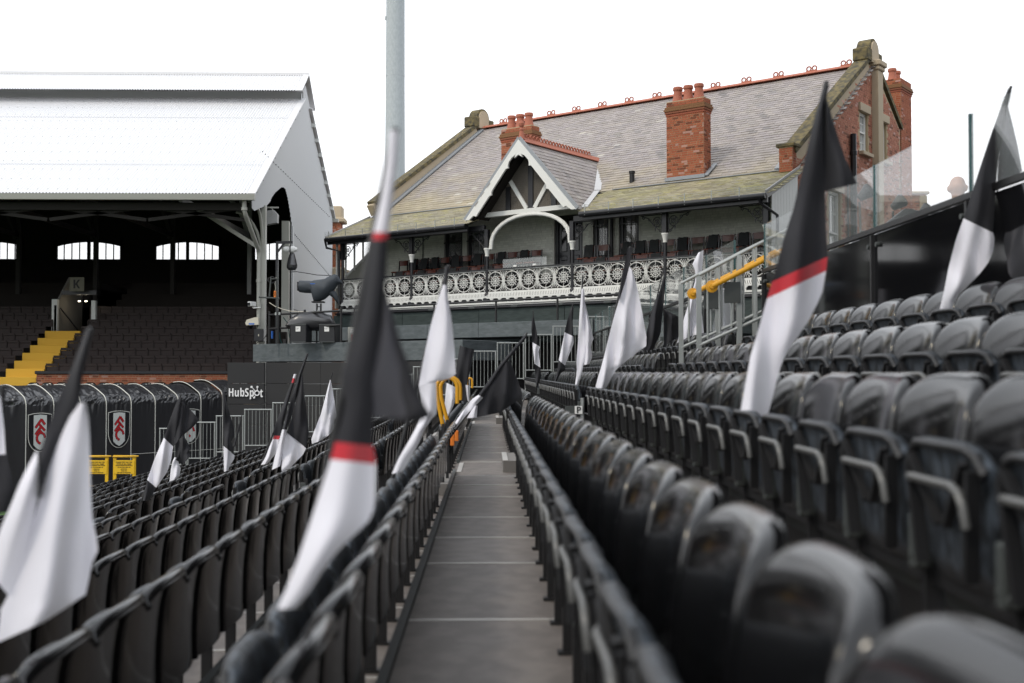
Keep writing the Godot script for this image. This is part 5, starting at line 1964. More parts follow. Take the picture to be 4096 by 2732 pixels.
func stand_stairs(o: Node3D, L: Callable):
	for k in 7:
		var m := MB.new()
		m.bevel(Transform3D(Basis(), L.call(-17.33, -0.36 + 0.31 * k - 1.0 + 0.158, 42.55 + 0.74 * k)), Vector3(1.42, 2.0, 0.76), 0.012)
		var t := thing("stand_step", "yellow painted step of the grandstand stairs, %s from the bottom" % nth(k + 1), "step", Transform3D(), "yellow grandstand steps")
		t.position = o.position + L.call(-17.33, -0.36 + 0.31 * k, 42.55 + 0.74 * k)
		for i in m.v.size(): m.v[i] -= L.call(-17.33, -0.36 + 0.31 * k, 42.55 + 0.74 * k)
		part("tread", m, "step_yellow", t)
	# the passage at the top of the stairs, its white walls and the K plate above
	var p := thing("stand_passage", "white walled passage with dark brick door at the top of the yellow stairs", "doorway", T(-17.3, 1.66, -47.6))
	var m := MB.new()
	m.lohi(Vector3(-0.85, 0, 0), Vector3(-0.62, 1.35, -0.2))
	m.lohi(Vector3(0.78, 0.3, 0), Vector3(0.95, 1.3, -0.2))
	part("pier", m, "crest_white", p)
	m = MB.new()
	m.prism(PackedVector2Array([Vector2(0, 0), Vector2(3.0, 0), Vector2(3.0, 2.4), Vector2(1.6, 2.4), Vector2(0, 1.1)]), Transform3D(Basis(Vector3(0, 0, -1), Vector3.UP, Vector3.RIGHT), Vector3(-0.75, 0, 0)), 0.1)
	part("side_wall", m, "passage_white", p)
	m = MB.new()
	m.lohi(Vector3(-0.5, 1.55, -0.1), Vector3(0.95, 1.72, -0.3))
	part("lintel", m, "black_paint", p)
	m = MB.new()
	m.lohi(Vector3(-0.05, -0.2, -2.2), Vector3(0.7, 1.2, -2.3))
	part("door", m, "seat_wood", p)
	m = MB.new()
	m.bar(Vector3(-0.6, 1.0, -0.3), Vector3(-0.1, -0.1, -1.4), 0.03, 6)
	part("handrail", m, "black_paint", p)
	var s := thing("letter_sign", "cream square plate lettered K above the grandstand passage", "sign", T(-17.05, 3.62, -47.4, 0.0))
	m = MB.new()
	m.bevel(T(0, 0, 0), Vector3(0.6, 0.58, 0.03), 0.005)
	part("plate", m, "plate_cream", s)
	var l := letters("K", 0.36, "letter_black", 700)
	l.name = "letter"
	l.position = Vector3(-0.02, 0, 0.02)
	s.add_child(l)
	for e in [[-17.3, 2.98, "left"], [-17.02, 2.98, "right"]]:
		m = MB.new()
		m.lathe(Transform3D(), [Vector2(0, -0.03), Vector2(0.06, -0.01), Vector2(0.06, 0.02), Vector2(0, 0.03)], 10)
		var lamp := single("passage_lamp", m, "lamp_glow", "small lit %s lamp under the passage lintel below the K plate" % e[2], "lamp", T(e[0], e[1], -48.4), "lit passage lamps")
		var om := OmniLight3D.new()
		om.name = "passage_lamp_light"
		om.light_energy = 0.05
		om.light_size = 0.06
		om.light_color = Color(1, 0.93, 0.8)
		om.omni_range = 20
		om.omni_attenuation = 2
		om.shadow_enabled = true
		om.position = Vector3(e[0], e[1] - 0.08, -48.4)
		add_child(om, true)

func stand_seats():
	# worn wooden seats in the shade of the grandstand
	var m := MB.new()
	m.bevel(T(0, 0.52, 0), Vector3(0.46, 0.1, 0.03), 0.008)
	m.bevel(T(0, 0.36, 0.012), Vector3(0.43, 0.2, 0.025), 0.008)
	m.bx(Vector3(0.225, 0.25, 0.03), Vector3(0.025, 0.5, 0.06))
	m.bx(Vector3(-0.225, 0.25, 0.03), Vector3(0.025, 0.5, 0.06))
	var mesh := m.mesh(M["seat_wood"])
	for k in 9:
		var z := 43.1 + 0.74 * k
		var y := -0.21 + 0.31 * k - 0.05
		var i := 0
		var x := -16.4
		while x < -9.0:
			i += 1
			var limit := at(1030, 1400, z).x
			if x < limit + 0.4:
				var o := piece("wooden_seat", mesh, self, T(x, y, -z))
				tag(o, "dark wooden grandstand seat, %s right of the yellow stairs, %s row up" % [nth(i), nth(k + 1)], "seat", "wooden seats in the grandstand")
			x += 0.482
		i = 0
		x = -18.3
		while x > at(-60, 1400, z).x:
			i += 1
			var o := piece("wooden_seat", mesh, self, T(x, y, -z))
			tag(o, "dark wooden grandstand seat, %s left of the yellow stairs, %s row up" % [nth(i), nth(k + 1)], "seat", "wooden seats in the grandstand")
			x -= 0.482
	# a row of black seats below the brick wall
	var s := MB.new()
	var rows := []
	for p in [Vector2(0.3, 0), Vector2(0.62, 0.01), Vector2(0.74, -0.03), Vector2(0.79, -0.07), Vector2(0.77, -0.11), Vector2(0.6, -0.06), Vector2(0.3, -0.05)]:
		var line := []
		for k in 9:
			var u := k / 4.0 - 1.0
			line.append(Vector3(u * 0.215, p.x - 0.09 * pow(absf(u), 5.0) * smoothstep(0.6, 0.75, p.x), p.y + 0.05 * u * u))
		rows.append(line)
	s.grid(rows)
	var bm := s.mesh(M["seat_black"])
	var dm := MB.new()
	dm.lathe(Transform3D(Basis(Vector3.RIGHT, PI / 2), Vector3.ZERO), [Vector2(0.028, 0), Vector2(0.028, 0.01), Vector2(0, 0.01)], 10)
	var disc := dm.mesh(M["crest_white"])
	for i in 13:
		var p := at(133 + 56.5 * i, 1530, 41.3)
		var o := thing("front_row_seat", "black front row seat with white number disc below the brick wall, %s from the left" % nth(i + 1), "seat", T(p.x, -0.385 - 0.79, -41.3), "black seats below the brick wall")
		piece("shell", bm, o, Transform3D())
		piece("number_disc", disc, o, T(0, 0.71, 0.0))

# ---------- tunnel cover, barriers, mast and other things beside the pitch

func tunnel_cover():
	var o := thing("tunnel_cover", "long black tarpaulin tunnel cover with white piping and club crests", "tunnel cover", T(-11.0, GROUND, -36.5))
	var org := o.position
	var fn := FastNoiseLite.new()
	fn.seed = 8
	fn.frequency = 1.1
	var P := func(i: float) -> Vector3: return Vector3(-13.69 + 0.578 * i, 0, -(34.0 + 0.625 * i))
	var back := Vector3(-0.625, 0, -0.578).normalized() * -1.0
	back = Vector3(-0.734, 0, -0.679)
	# from the foot up the face, round the shoulder, back over the roof
	var prof := []
	for k in 9: prof.append(Vector2(0, lerpf(GROUND, -1.05, k / 8.0)))
	for k in range(1, 13):
		var a := k / 12.0 * 1.2
		prof.append(Vector2(0.34 * (1 - cos(a)), -1.05 + 0.36 * sin(a)))
	for k in range(1, 7): prof.append(Vector2(0.22 + 0.18 * k, -0.714 + 0.314 * sin(k / 6.0 * PI / 2)))
	prof.append(Vector2(1.7, -0.42)); prof.append(Vector2(2.3, -0.8)); prof.append(Vector2(2.3, GROUND))
	var out := Vector3(0.734, 0, 0.679)
	for i in range(-4, 9):
		var m := MB.new()
		var rows := []
		var N := 26
		for p in prof:
			var line := []
			for k in N + 1:
				var u := float(k) / N
				var sag: float = sin(u * PI)
				var shoulder := exp(-pow((p.y + 0.85) / 0.3, 2.0))
				var nz := fn.get_noise_3d((i + u) * 3.2, p.y * 3.0 + p.x * 2.5, i * 7.0)
				var nz2 := fn.get_noise_3d((i + u) * 8.0, p.y * 7.0 + p.x * 6.0, i * 3.0)
				var rise := 0.06 * maxf(0, i - 6)
				var q: Vector3 = P.call(i + u) + back * p.x + Vector3(0, p.y, 0)
				if p.y > -1.5: q.y += rise
				q.y -= sag * 0.06 * smoothstep(-1.2, -0.5, p.y)
				q -= out * (sag * (0.03 + 0.05 * shoulder))
				q += (out + Vector3(0, 0.6, 0)) * (sag * ((0.5 - absf(nz)) * 0.2 + (0.3 - absf(nz2)) * 0.12) * (shoulder + 0.45 * smoothstep(0.15, 0.4, p.x)) + sag * nz * 0.012)
				line.append(q - org)
			rows.append(line)
		m.grid(rows)
		var bay := part("cover_bay", m, "tarpaulin", o)
		m = MB.new()
		var line := []
		for p in prof.slice(0, 28):
			var q: Vector3 = P.call(float(i)) + back * p.x + Vector3(0, p.y, 0) + out * 0.012
			if p.y > -1.5: q.y += 0.06 * maxf(0, i - 6)
			line.append(q - org)
		m.tube(line, 0.016, 5)
		part("piping", m, "piping", bay)
		if i in [-3, 0, 3, 6]: crest(bay, P.call(i + 0.5) - org + out * 0.015, out)
		if i > 3:
			m = MB.new()
			m.bar(P.call(float(i)) + Vector3(0, -2.62, 0) - org + out * 0.01, P.call(i + 1.0) + Vector3(0, -2.62, 0) - org + out * 0.01, 0.009, 4)
			part("hem_line", m, "piping", bay)

func crest(o: Node3D, at_: Vector3, out: Vector3):
	var x := Vector3.UP.cross(out).normalized()
	var t := Transform3D(Basis(x, Vector3.UP, out), at_ + Vector3(0, -1.16 - 0.62, 0))
	var shape := func(w: float, h: float) -> PackedVector2Array:
		var p := PackedVector2Array()
		for k in 7: p.append(Vector2(w * (k / 3.0 - 1.0), h * (0.46 + 0.045 * (1 - pow(k / 3.0 - 1.0, 2.0)))))
		for k in 9:
			var u := k / 8.0
			p.append(Vector2(w * (1.0 if u < 0.01 else cos(u * PI / 2)), -h * (0.12 + 0.44 * sin(u * PI / 2))) if u > 0 else Vector2(w, -h * 0.12))
		for k in range(7, -1, -1):
			var u := k / 8.0
			p.append(Vector2(-w * cos(u * PI / 2), -h * (0.12 + 0.44 * sin(u * PI / 2))))
		return p
	var m := MB.new()
	m.prism(shape.call(0.37, 1.1), t, 0.012)
	part("crest_edge", m, "piping", o)
	m = MB.new()
	m.prism(shape.call(0.35, 1.06), t.translated_local(Vector3(0, 0, 0.008)), 0.01)
	part("crest_field", m, "black_paint", o)
	m = MB.new()
	var mid := PackedVector2Array([Vector2(-0.2, 0.48), Vector2(0, 0.5), Vector2(0.2, 0.48), Vector2(0.2, -0.4), Vector2(0.1, -0.5), Vector2(0, -0.555), Vector2(-0.1, -0.5), Vector2(-0.2, -0.4)])
	m.prism(mid, t.translated_local(Vector3(0, 0, 0.014)), 0.012)
	part("crest_panel", m, "crest_white", o)
	# three slanting red letters, black behind
	for e in [[0.075, 0.026, "letter_black"], [0.052, 0.032, "red_letter"]]:
		m = MB.new()
		var w: float = e[0]
		var z: float = e[1]
		var s := func(x0, y0, x1, y1): m.beam(t * Vector3(x0, y0, z), t * Vector3(x1, y1, z), 0.012, w, t.basis * Vector3(-(y1 - y0), x1 - x0, 0).normalized())
		s.call(-0.15, 0.11, 0.04, 0.37); s.call(0.03, 0.36, 0.14, 0.2); s.call(-0.06, 0.24, 0.14, 0.02)
		s.call(-0.15, -0.09, 0.03, 0.15); s.call(-0.04, 0.06, 0.03, -0.03)
		var prev := Vector2(0.02 + 0.125, -0.22)
		for k in range(1, 15):
			var a := -0.35 + k / 14.0 * 5.0
			var q := Vector2(0.02 + 0.125 * cos(a), -0.2 + 0.16 * sin(a))
			if k > 1: s.call(prev.x, prev.y, q.x, q.y)
			prev = q
		part("crest_letters", m, e[2], o)

func yellow_barriers():
	var txt := ["PLEASE STAY OFF THE", "PITCH AT ALL TIMES", "UNAUTHORISED SPECTATORS", "ON THE PITCH WILL BE", "ARRESTED.", "THANK YOU", "FOR YOUR CO-OPERATION"]
	for e in [[545.0, "right"], [436.0, "left"]]:
		var z := 33.4
		var p := at(e[0], 1821, z)
		var w := 0.67
		var h := p.y - GROUND
		var o := thing("pitch_barrier", "yellow steel barrier with printed warning plate before the tunnel cover, %s of two" % e[1], "barrier", T(p.x - w / 2, GROUND, -z, -0.1), "yellow barriers with warning plates")
		var m := MB.new()
		for d in [-1, 1]: m.bx(Vector3(d * (w / 2 - 0.045), h / 2, 0), Vector3(0.09, h, 0.05))
		m.bx(Vector3(0, h - 0.035, 0), Vector3(w - 0.18, 0.07, 0.05))
		m.bx(Vector3(0, h - 0.92, 0), Vector3(w - 0.18, 0.07, 0.05))
		part("frame", m, "sign_yellow", o)
		m = MB.new()
		m.bevel(T(0, h - 0.34, 0.035), Vector3(w - 0.05, 0.4, 0.012), 0.004)
		part("warning_plate", m, "sign_yellow", o)
		m = MB.new()
		m.bar(Vector3(-w / 2, h - 0.04, 0.05), Vector3(w / 2 + 0.1, h - 0.02, 0.05), 0.025, 6)
		part("top_bar", m, "step_yellow", o)
		for i in txt.size():
			var l := letters(txt[i], 0.034 if i < 2 else 0.026, "letter_black", 700)
			l.name = numbered("warning_text", o)
			var b := l.mesh.get_aabb()
			var want: float = [0.48, 0.43, 0.5, 0.38, 0.19, 0.17, 0.4][i]
			l.scale = Vector3(want / b.size.x, 1, 1)
			l.position = Vector3(0, h - 0.19 - 0.052 * i - (0.01 if i < 2 else 0.0), 0.044)
			o.add_child(l)

func mast():
	var o := thing("floodlight_mast", "tall tapered galvanised floodlight mast behind the cottage", "mast", T(at(1581, 306, 72).x, GROUND, -72))
	var x := func(y): return 0.615 - (y - 10.0) * 0.0025
	var hj: float = at(1581, 306, 72).y - GROUND
	var m := MB.new()
	m.lathe(Transform3D(), [Vector2(0.72, 0), Vector2(0.69, 8), Vector2(0.6, hj), Vector2(0.0, hj)], 28)
	part("lower_shaft", m, "mast_steel", o)
	m = MB.new()
	m.lathe(Transform3D(), [Vector2(0.612, hj - 0.02), Vector2(0.605, hj + 0.03), Vector2(0.58, hj + 9.0), Vector2(0.5, hj + 22)], 28)
	m.bx(Vector3(-0.62, hj + 3.7, 0.1), Vector3(0.06, 0.25, 0.1))
	part("upper_shaft", m, "mast_steel", o)

func brick_towers():
	var r := RandomNumberGenerator.new()
	r.seed = 21
	var o := thing("brick_chimney_stack", "red brick stack with stone cap between the grandstand gable and cottage", "chimney", T(-8.35, GROUND, -62))
	box_of_bricks(o, "shaft", Vector3(-0.5, 0, -0.5), Vector3(0.33, 11.9, 0.4), r, 1.0)
	var m := MB.new()
	m.bevel(T(-0.08, 12.3, -0.05), Vector3(0.95, 0.85, 1.0), 0.03)
	m.bevel(T(0.0, 11.95, -0.05), Vector3(1.15, 0.25, 1.2), 0.05)
	part("cap", m, "stone", o)
	box_of_bricks(o, "base", Vector3(-0.5, 0, 0.4), Vector3(0.55, 8.6, 1.4), r, 1.0)
	m = MB.new()
	m.bevel(T(0.1, 8.95, 0.9), Vector3(1.2, 0.7, 1.1), 0.05)
	m.box(Transform3D(Basis(Vector3(0, 0, 1), -0.25), Vector3(0.65, 9.15, 0.9)), Vector3(0.9, 0.12, 1.2))
	m.bevel(T(0.05, 5.45, 0.9), Vector3(1.15, 0.2, 1.15), 0.04)
	part("stone_band", m, "stone", o)
	o = thing("brick_wing", "lower red brick wing with stone coping right of the cottage gable", "wall", T(17.0, GROUND, -46))
	box_of_bricks(o, "wall", Vector3(-1.0, 0, -0.4), Vector3(0.85, 11.0, 0), r, 1.2)
	m = MB.new()
	m.bevel(T(-0.05, 11.06, -0.2), Vector3(2.1, 0.12, 0.6), 0.03)
	m.bevel(T(0.75, 10.5, -0.18), Vector3(0.3, 0.9, 0.5), 0.03)
	part("coping", m, "stone", o)

# ---------- the television gantry

func loft(m: MB, st: Array, wr: float, seed_: int, sides := 18):
	# stations: [centre, half height, half depth], along x
	var fn := FastNoiseLite.new()
	fn.seed = seed_
	fn.frequency = 2.6
	var rows := []
	for s in st:
		var line := []
		for k in sides:
			var a := TAU * k / sides
			var d := Vector3(0, cos(a) * s[1], sin(a) * s[2])
			var q: Vector3 = s[0] + d
			q += d.normalized() * wr * fn.get_noise_3d(q.x * 2.0, q.y * 2.0, q.z * 2.0 + a)
			line.append(q)
		rows.append(line)
	m.grid(rows, true)
	for e in [0, rows.size() - 1]:
		for k in range(1, sides - 1): m.tri(rows[e][0], rows[e][k], rows[e][k + 1])

func gantry():
	var Z := 38.6
	var q := func(x: float, y: float, z := 38.6) -> Vector3: return at(950 + x / 4.702, 1080 + y / 4.702, z)
	var deck := 0.97
	# the shrouded camera on its pedestal
	var c: Vector3 = q.call(1530, 600)
	var o := thing("broadcast_camera", "broadcast camera under a blue grey rain cover on a black pedestal", "camera", T(c.x, deck, c.z))
	var G := func(x: float, y: float) -> Vector3: return q.call(x, y) - o.position
	var m := MB.new()
	var st := []
	for e in [[1135, 310, 0.5, 0.4], [1165, 310, 0.98, 0.9], [1280, 318, 1.0, 1.0], [1390, 322, 1.0, 1.05]]:
		st.append([G.call(e[0], e[1]), 0.2 * e[2], 0.2 * e[3]])
	st.append([G.call(1440, 395), 0.37, 0.25])
	st.append([G.call(1540, 395), 0.37, 0.3])
	st.append([G.call(1640, 360), 0.35, 0.3])
	st.append([G.call(1730, 290), 0.33, 0.28])
	st.append([G.call(1820, 230), 0.27, 0.25])
	st.append([G.call(1880, 190), 0.16, 0.2])
	st.append([G.call(1965, 235), 0.03, 0.05])
	loft(m, st, 0.05, 3)
	part("rain_cover", m, "cover_grey", o)
	m = MB.new()
	st = [[G.call(1720, 420), 0.1, 0.15], [G.call(1790, 440), 0.13, 0.16], [G.call(1850, 500), 0.17, 0.15], [G.call(1890, 560), 0.13, 0.12], [G.call(1900, 640), 0.03, 0.05]]
	loft(m, st, 0.04, 5, 12)
	part("cover_flap", m, "cover_grey", o)
	m = MB.new()
	m.bx(G.call(1440, 268) + Vector3(0, 0, 0.21), Vector3(0.2, 0.025, 0.01))
	part("cover_label", m, "blue_plug", o)
	m = MB.new()
	m.bx(G.call(1155, 310) + Vector3(-0.03, 0, 0), Vector3(0.02, 0.3, 0.28))
	part("lens_hood", m, "black_gloss", o)
	m = MB.new()
	for x in [1495, 1568]: m.bar(G.call(x, 630), Vector3(G.call(x, 0).x, 0, 0), 0.03, 8)
	for y in [690, 860, 950]: m.bx(G.call(1531, y), Vector3(0.13, 0.03, 0.03))
	part("pedestal", m, "black_paint", o)
	m = MB.new()
	m.bevel(Transform3D(Basis(), G.call(1520, 603)), Vector3(0.42, 0.05, 0.3), 0.01)
	part("head_plate", m, "steel_black", o)
	# rail round the gantry
	o = thing("gantry_rail", "black two rail guard along the front of the camera gantry", "railing", T(-5.6, deck, -Z))
	G = func(x: float, y: float, z := 38.6) -> Vector3: return q.call(x, y, z) - o.position
	for e in [[590.0, 845.0, 1935.0, 768.0], [610.0, 1105.0, 1945.0, 1035.0]]:
		m = MB.new()
		m.bar(G.call(e[0], e[1], 39.4), G.call(e[2], e[3], 37.6), 0.035, 8)
		part("rail", m, "steel_black", o)
	for e in [[770.0, 39.1], [1265.0, 38.5], [1950.0, 37.6], [600.0, 39.4]]:
		var p: Vector3 = G.call(e[0], 800.0, e[1])
		m = MB.new()
		m.bar(Vector3(p.x, 0, p.z), Vector3(p.x, 1.12, p.z), 0.04, 8)
		part("post", m, "steel_black", o)
	for e in [[730.0, 830.0], [800.0, 825.0], [1455.0, 790.0], [1525.0, 785.0], [1465.0, 1050.0]]:
		m = MB.new()
		m.bevel(Transform3D(Basis(), G.call(e[0], e[1], 38.5) + Vector3(0, 0, 0.1)), Vector3(0.06, 0.1, 0.06), 0.01)
		part("clamp", m, "galvanised", o)
	# flight cases and the sheet over them
	for e in [[1150.0, 330.0, "left"], [1690.0, 320.0, "right"]]:
		var p: Vector3 = q.call(e[0], 1230, 38.0)
		o = thing("flight_case", "black flight case with white label on the gantry, %s one" % e[2], "case", T(p.x, deck, p.z, -0.25), "flight cases on the gantry")
		m = MB.new()
		m.bevel(T(0, 0.31, -0.2), Vector3(0.58, 0.62, 0.5), 0.02)
		part("box", m, "black_paint", o)
		m = MB.new()
		m.bevel(T(0, 0.45, 0.056), Vector3(0.17, 0.17, 0.006), 0.002)
		part("label", m, "white_sign", o)
		m = MB.new()
		for y in [0.02, 0.6]: m.bx(Vector3(0, y, 0.055), Vector3(0.57, 0.025, 0.008))
		m.bx(Vector3(-0.02, 0.48, 0.062), Vector3(0.1, 0.008, 0.003))
		m.bx(Vector3(-0.03, 0.45, 0.062), Vector3(0.08, 0.006, 0.003))
		part("trim", m, "bracket_grey", o)
	var p: Vector3 = q.call(1400, 1060, 38.4)
	m = MB.new()
	loft(m, [[Vector3(-0.85, 0.02, 0), 0.05, 0.2], [Vector3(-0.7, 0.1, 0), 0.2, 0.3], [Vector3(-0.4, 0.16, 0), 0.3, 0.35], [Vector3(-0.05, 0.15, 0), 0.3, 0.35], [Vector3(0.35, 0.17, 0), 0.3, 0.35], [Vector3(0.65, 0.13, 0), 0.24, 0.3], [Vector3(0.8, 0.02, 0), 0.06, 0.2]], 0.12, 9)
	single("gantry_sheet", m, "tarpaulin", "black plastic sheet heaped over the flight cases on the gantry", "tarpaulin", T(p.x, p.y, p.z))
	# things on the stand's corner post
	var Q := 41.8
	var w: Vector3 = q.call(425, 1230, Q)
	o = thing("post_case", "black equipment case strapped to the grey stand post", "case", T(w.x, w.y - 0.25, w.z))
	m = MB.new()
	m.bevel(T(0, 0.25, 0.12), Vector3(0.36, 0.46, 0.3), 0.02)
	part("box", m, "black_paint", o)
	m = MB.new()
	m.bx(Vector3(0, 0.25, 0.275), Vector3(0.03, 0.07, 0.01))
	part("catch", m, "cream_plastic", o)
	w = q.call(270, 640, Q)
	o = thing("security_camera", "white box security camera on a bracket at the stand post", "camera", T(w.x, w.y, w.z, -0.5))
	m = MB.new()
	m.bevel(T(0, 0, 0), Vector3(0.17, 0.17, 0.32), 0.02)
	part("housing", m, "white_sign", o)
	m = MB.new()
	m.bx(Vector3(0, -0.01, 0.161), Vector3(0.13, 0.11, 0.01))
	part("window", m, "black_gloss", o)
	m = MB.new()
	m.tube([Vector3(0, -0.1, -0.05), Vector3(0.02, -0.14, -0.05), Vector3(0.25, -0.12, -0.2)], 0.03, 7)
	part("bracket", m, "white_sign", o)
	w = q.call(290, 980, Q)
	o = thing("dome_camera", "cream hooded security camera with round lens below the white one", "camera", T(w.x, w.y, w.z))
	m = MB.new()
	m.prism(PackedVector2Array([Vector2(-0.25, -0.03), Vector2(-0.2, 0.08), Vector2(0.1, 0.17), Vector2(0.22, 0.17), Vector2(0.23, -0.1), Vector2(-0.22, -0.12)]), T(0, 0, -0.1), 0.24)
	part("housing", m, "cream_plastic", o)
	m = MB.new()
	m.lathe(T(-0.08, -0.12, 0.0), [Vector2(0, -0.12), Vector2(0.07, -0.1), Vector2(0.11, -0.04), Vector2(0.12, 0)], 14)
	part("dome", m, "black_gloss", o)
	m = MB.new()
	m.bx(Vector3(-0.02, -0.07, 0.143), Vector3(0.2, 0.05, 0.004))
	part("label", m, "blue_plug", o)
	# hoist with its chain bag on a black arm, control pendant, cable coils
	var R := func(x: float, y: float, z := 42.0) -> Vector3: return at(950 + x / 4.702, 750 + y / 4.702, z)
	w = R.call(745, 1560)
	o = thing("hoist_arm", "black steel jib arm inside the stand gable carrying the white hoist", "bracket", T(w.x, deck, w.z))
	G = func(x: float, y: float) -> Vector3: return R.call(x, y) - o.position
	m = MB.new()
	m.beam(Vector3(0, 0, 0), G.call(745, 1035), 0.09, 0.09)
	m.beam(G.call(725, 1035), G.call(1040, 1030), 0.08, 0.09)
	m.beam(G.call(755, 1210), G.call(880, 1050), 0.07, 0.07)
	part("arm", m, "black_paint", o)
	w = R.call(1000, 1165)
	o = thing("chain_hoist", "white chain hoist with a black chain bag hanging from the jib arm", "hoist", T(w.x, w.y, w.z))
	m = MB.new()
	m.lathe(Transform3D(Basis(Vector3(0, 0, 1), -PI / 2), Vector3(-0.26, 0, 0)), [Vector2(0, 0), Vector2(0.08, 0.0), Vector2(0.11, 0.05), Vector2(0.11, 0.17), Vector2(0.09, 0.18), Vector2(0.09, 0.24), Vector2(0.13, 0.25), Vector2(0.13, 0.38), Vector2(0.09, 0.42), Vector2(0.06, 0.5), Vector2(0, 0.52)], 14)
	part("motor", m, "white_sign", o)
	m = MB.new()
	m.bar(Vector3(0, 0.1, 0), Vector3(0, 0.26, 0), 0.02, 6)
	m.bx(Vector3(0, 0, 0), Vector3(0.04, 0.27, 0.28))
	part("hook", m, "black_paint", o)
	m = MB.new()
	m.lathe(Transform3D(Basis.from_scale(Vector3(1, 1, 0.7)), Vector3(0.05, 0, 0)), [Vector2(0.0, -0.78), Vector2(0.12, -0.77), Vector2(0.19, -0.68), Vector2(0.2, -0.58), Vector2(0.16, -0.4), Vector2(0.1, -0.18), Vector2(0.08, -0.14), Vector2(0, -0.14)], 14)
	part("chain_bag", m, "tarpaulin", o)
	w = q.call(705, 455, 39.6)
	o = thing("control_pendant", "orange hoist control pendant hanging beside the stand post", "control", T(w.x, w.y, w.z))
	m = MB.new()
	m.bevel(T(0, 0, 0), Vector3(0.075, 0.24, 0.07), 0.02)
	part("body", m, "orange", o)
	m = MB.new()
	for k in 3: m.bx(Vector3(0, 0.05 - 0.05 * k, 0.036), Vector3(0.03, 0.03, 0.01))
	part("buttons", m, "black_paint", o)
	m = MB.new()
	m.tube([Vector3(0, 0.12, 0), Vector3(0.02, 0.2, 0), Vector3(0.0, 0.36, 0), Vector3(0.04, 0.6, 0)], 0.012, 5)
	part("cable", m, "grey_paint", o)
	w = q.call(745, 500, 39.6)
	o = thing("scaffold_frame", "grey scaffold tubes with coiled black cable beside the stand post", "scaffold", T(w.x, deck, w.z))
	G = func(x: float, y: float) -> Vector3: return q.call(x, y, 39.6) - o.position
	m = MB.new()
	m.bar(Vector3(0, 0, 0), G.call(748, 10), 0.025, 7)
	m.bar(G.call(600, 500), G.call(632, 130), 0.03, 7)
	m.bar(G.call(620, 170), G.call(775, 165), 0.025, 7)
	m.bar(G.call(400, 510), G.call(785, 535), 0.03, 7)
	part("tube", m, "bracket_grey", o)
	m = MB.new()
	for k in 5:
		var pts := []
		for i in 14: pts.append(G.call(645, 185) + Vector3((0.12 + 0.012 * k) * cos(TAU * i / 14 + k), (0.12 - 0.008 * k) * sin(TAU * i / 14 + k), 0.03 * sin(i + k * 2.0)))
		m.tube(pts, 0.009, 4, true)
	part("cable_coil", m, "black_paint", o)
	# cables slung between post and rail, with a blue plug
	o = thing("slung_cables", "cables slung from the stand post to the gantry rail with a blue plug", "cable", T(w.x, deck, w.z))
	var defs := [["cable", "cream_plastic", [600, 615, 700, 680, 850, 740, 1000, 775, 1150, 785, 1450, 790]], ["cable", "black_paint", [980, 40, 1100, 30, 1300, 60, 1500, 95, 1760, 105]], ["cable", "black_paint", [330, 1400, 420, 1330, 520, 1270, 560, 1180]], ["green_cable", "glass_edge", [790, 1180, 800, 1300, 830, 1380]], ["green_cable", "glass_edge", [860, 890, 930, 980, 960, 1080, 970, 1200, 985, 1290]]]
	for d in defs:
		var pts := []
		for i in range(0, d[2].size(), 2): pts.append(G.call(float(d[2][i]), float(d[2][i + 1])))
		m = MB.new()
		m.tube(pts, 0.014, 5)
		part(d[0], m, d[1], o)
	m = MB.new()
	m.bar(G.call(652, 1150), G.call(652, 1290), 0.035, 8)
	part("plug", m, "blue_plug", o)
	# loudspeaker hung in the arch
	w = R.call(665, 560, 43.0)
	o = thing("loudspeaker", "grey wedge loudspeaker hung under the stand gable arch", "speaker", T(w.x, w.y, w.z))
	m = MB.new()
	m.prism(PackedVector2Array([Vector2(-0.22, 0.22), Vector2(0.05, 0.26), Vector2(0.2, 0.1), Vector2(0.19, -0.22), Vector2(-0.22, -0.3)]), T(0, 0, -0.15), 0.34)
	part("cabinet", m, "trim_grey", o)
	m = MB.new()
	m.bx(Vector3(0.0, 0.37, 0), Vector3(0.42, 0.05, 0.08))
	m.tube([Vector3(-0.18, 0.36, 0.1), Vector3(0.02, 0.3, 0.2), Vector3(0.05, 0.12, 0.22), Vector3(-0.1, 0.02, 0.2)], 0.012, 5)
	part("bracket", m, "grey_paint", o)
	# red extinguisher panel right of the cases
	w = q.call(2150, 1240, 38.4)
	o = thing("service_panel", "white framed service panel with red mark on the gantry wall", "panel", T(w.x, deck, w.z))
	m = MB.new()
	m.bevel(T(0, 0.27, 0), Vector3(0.26, 0.52, 0.05), 0.01)
	part("frame", m, "grey_paint", o)
	m = MB.new()
	m.bx(Vector3(0.02, 0.18, 0.028), Vector3(0.06, 0.2, 0.01))
	part("mark", m, "red_letter", o)
	m = MB.new()
	m.bx(Vector3(0.02, 0.4, 0.028), Vector3(0.13, 0.15, 0.01))
	part("label", m, "white_sign", o)

# ---------- the stands that close the ground outside the view: they keep half the sky off the seats

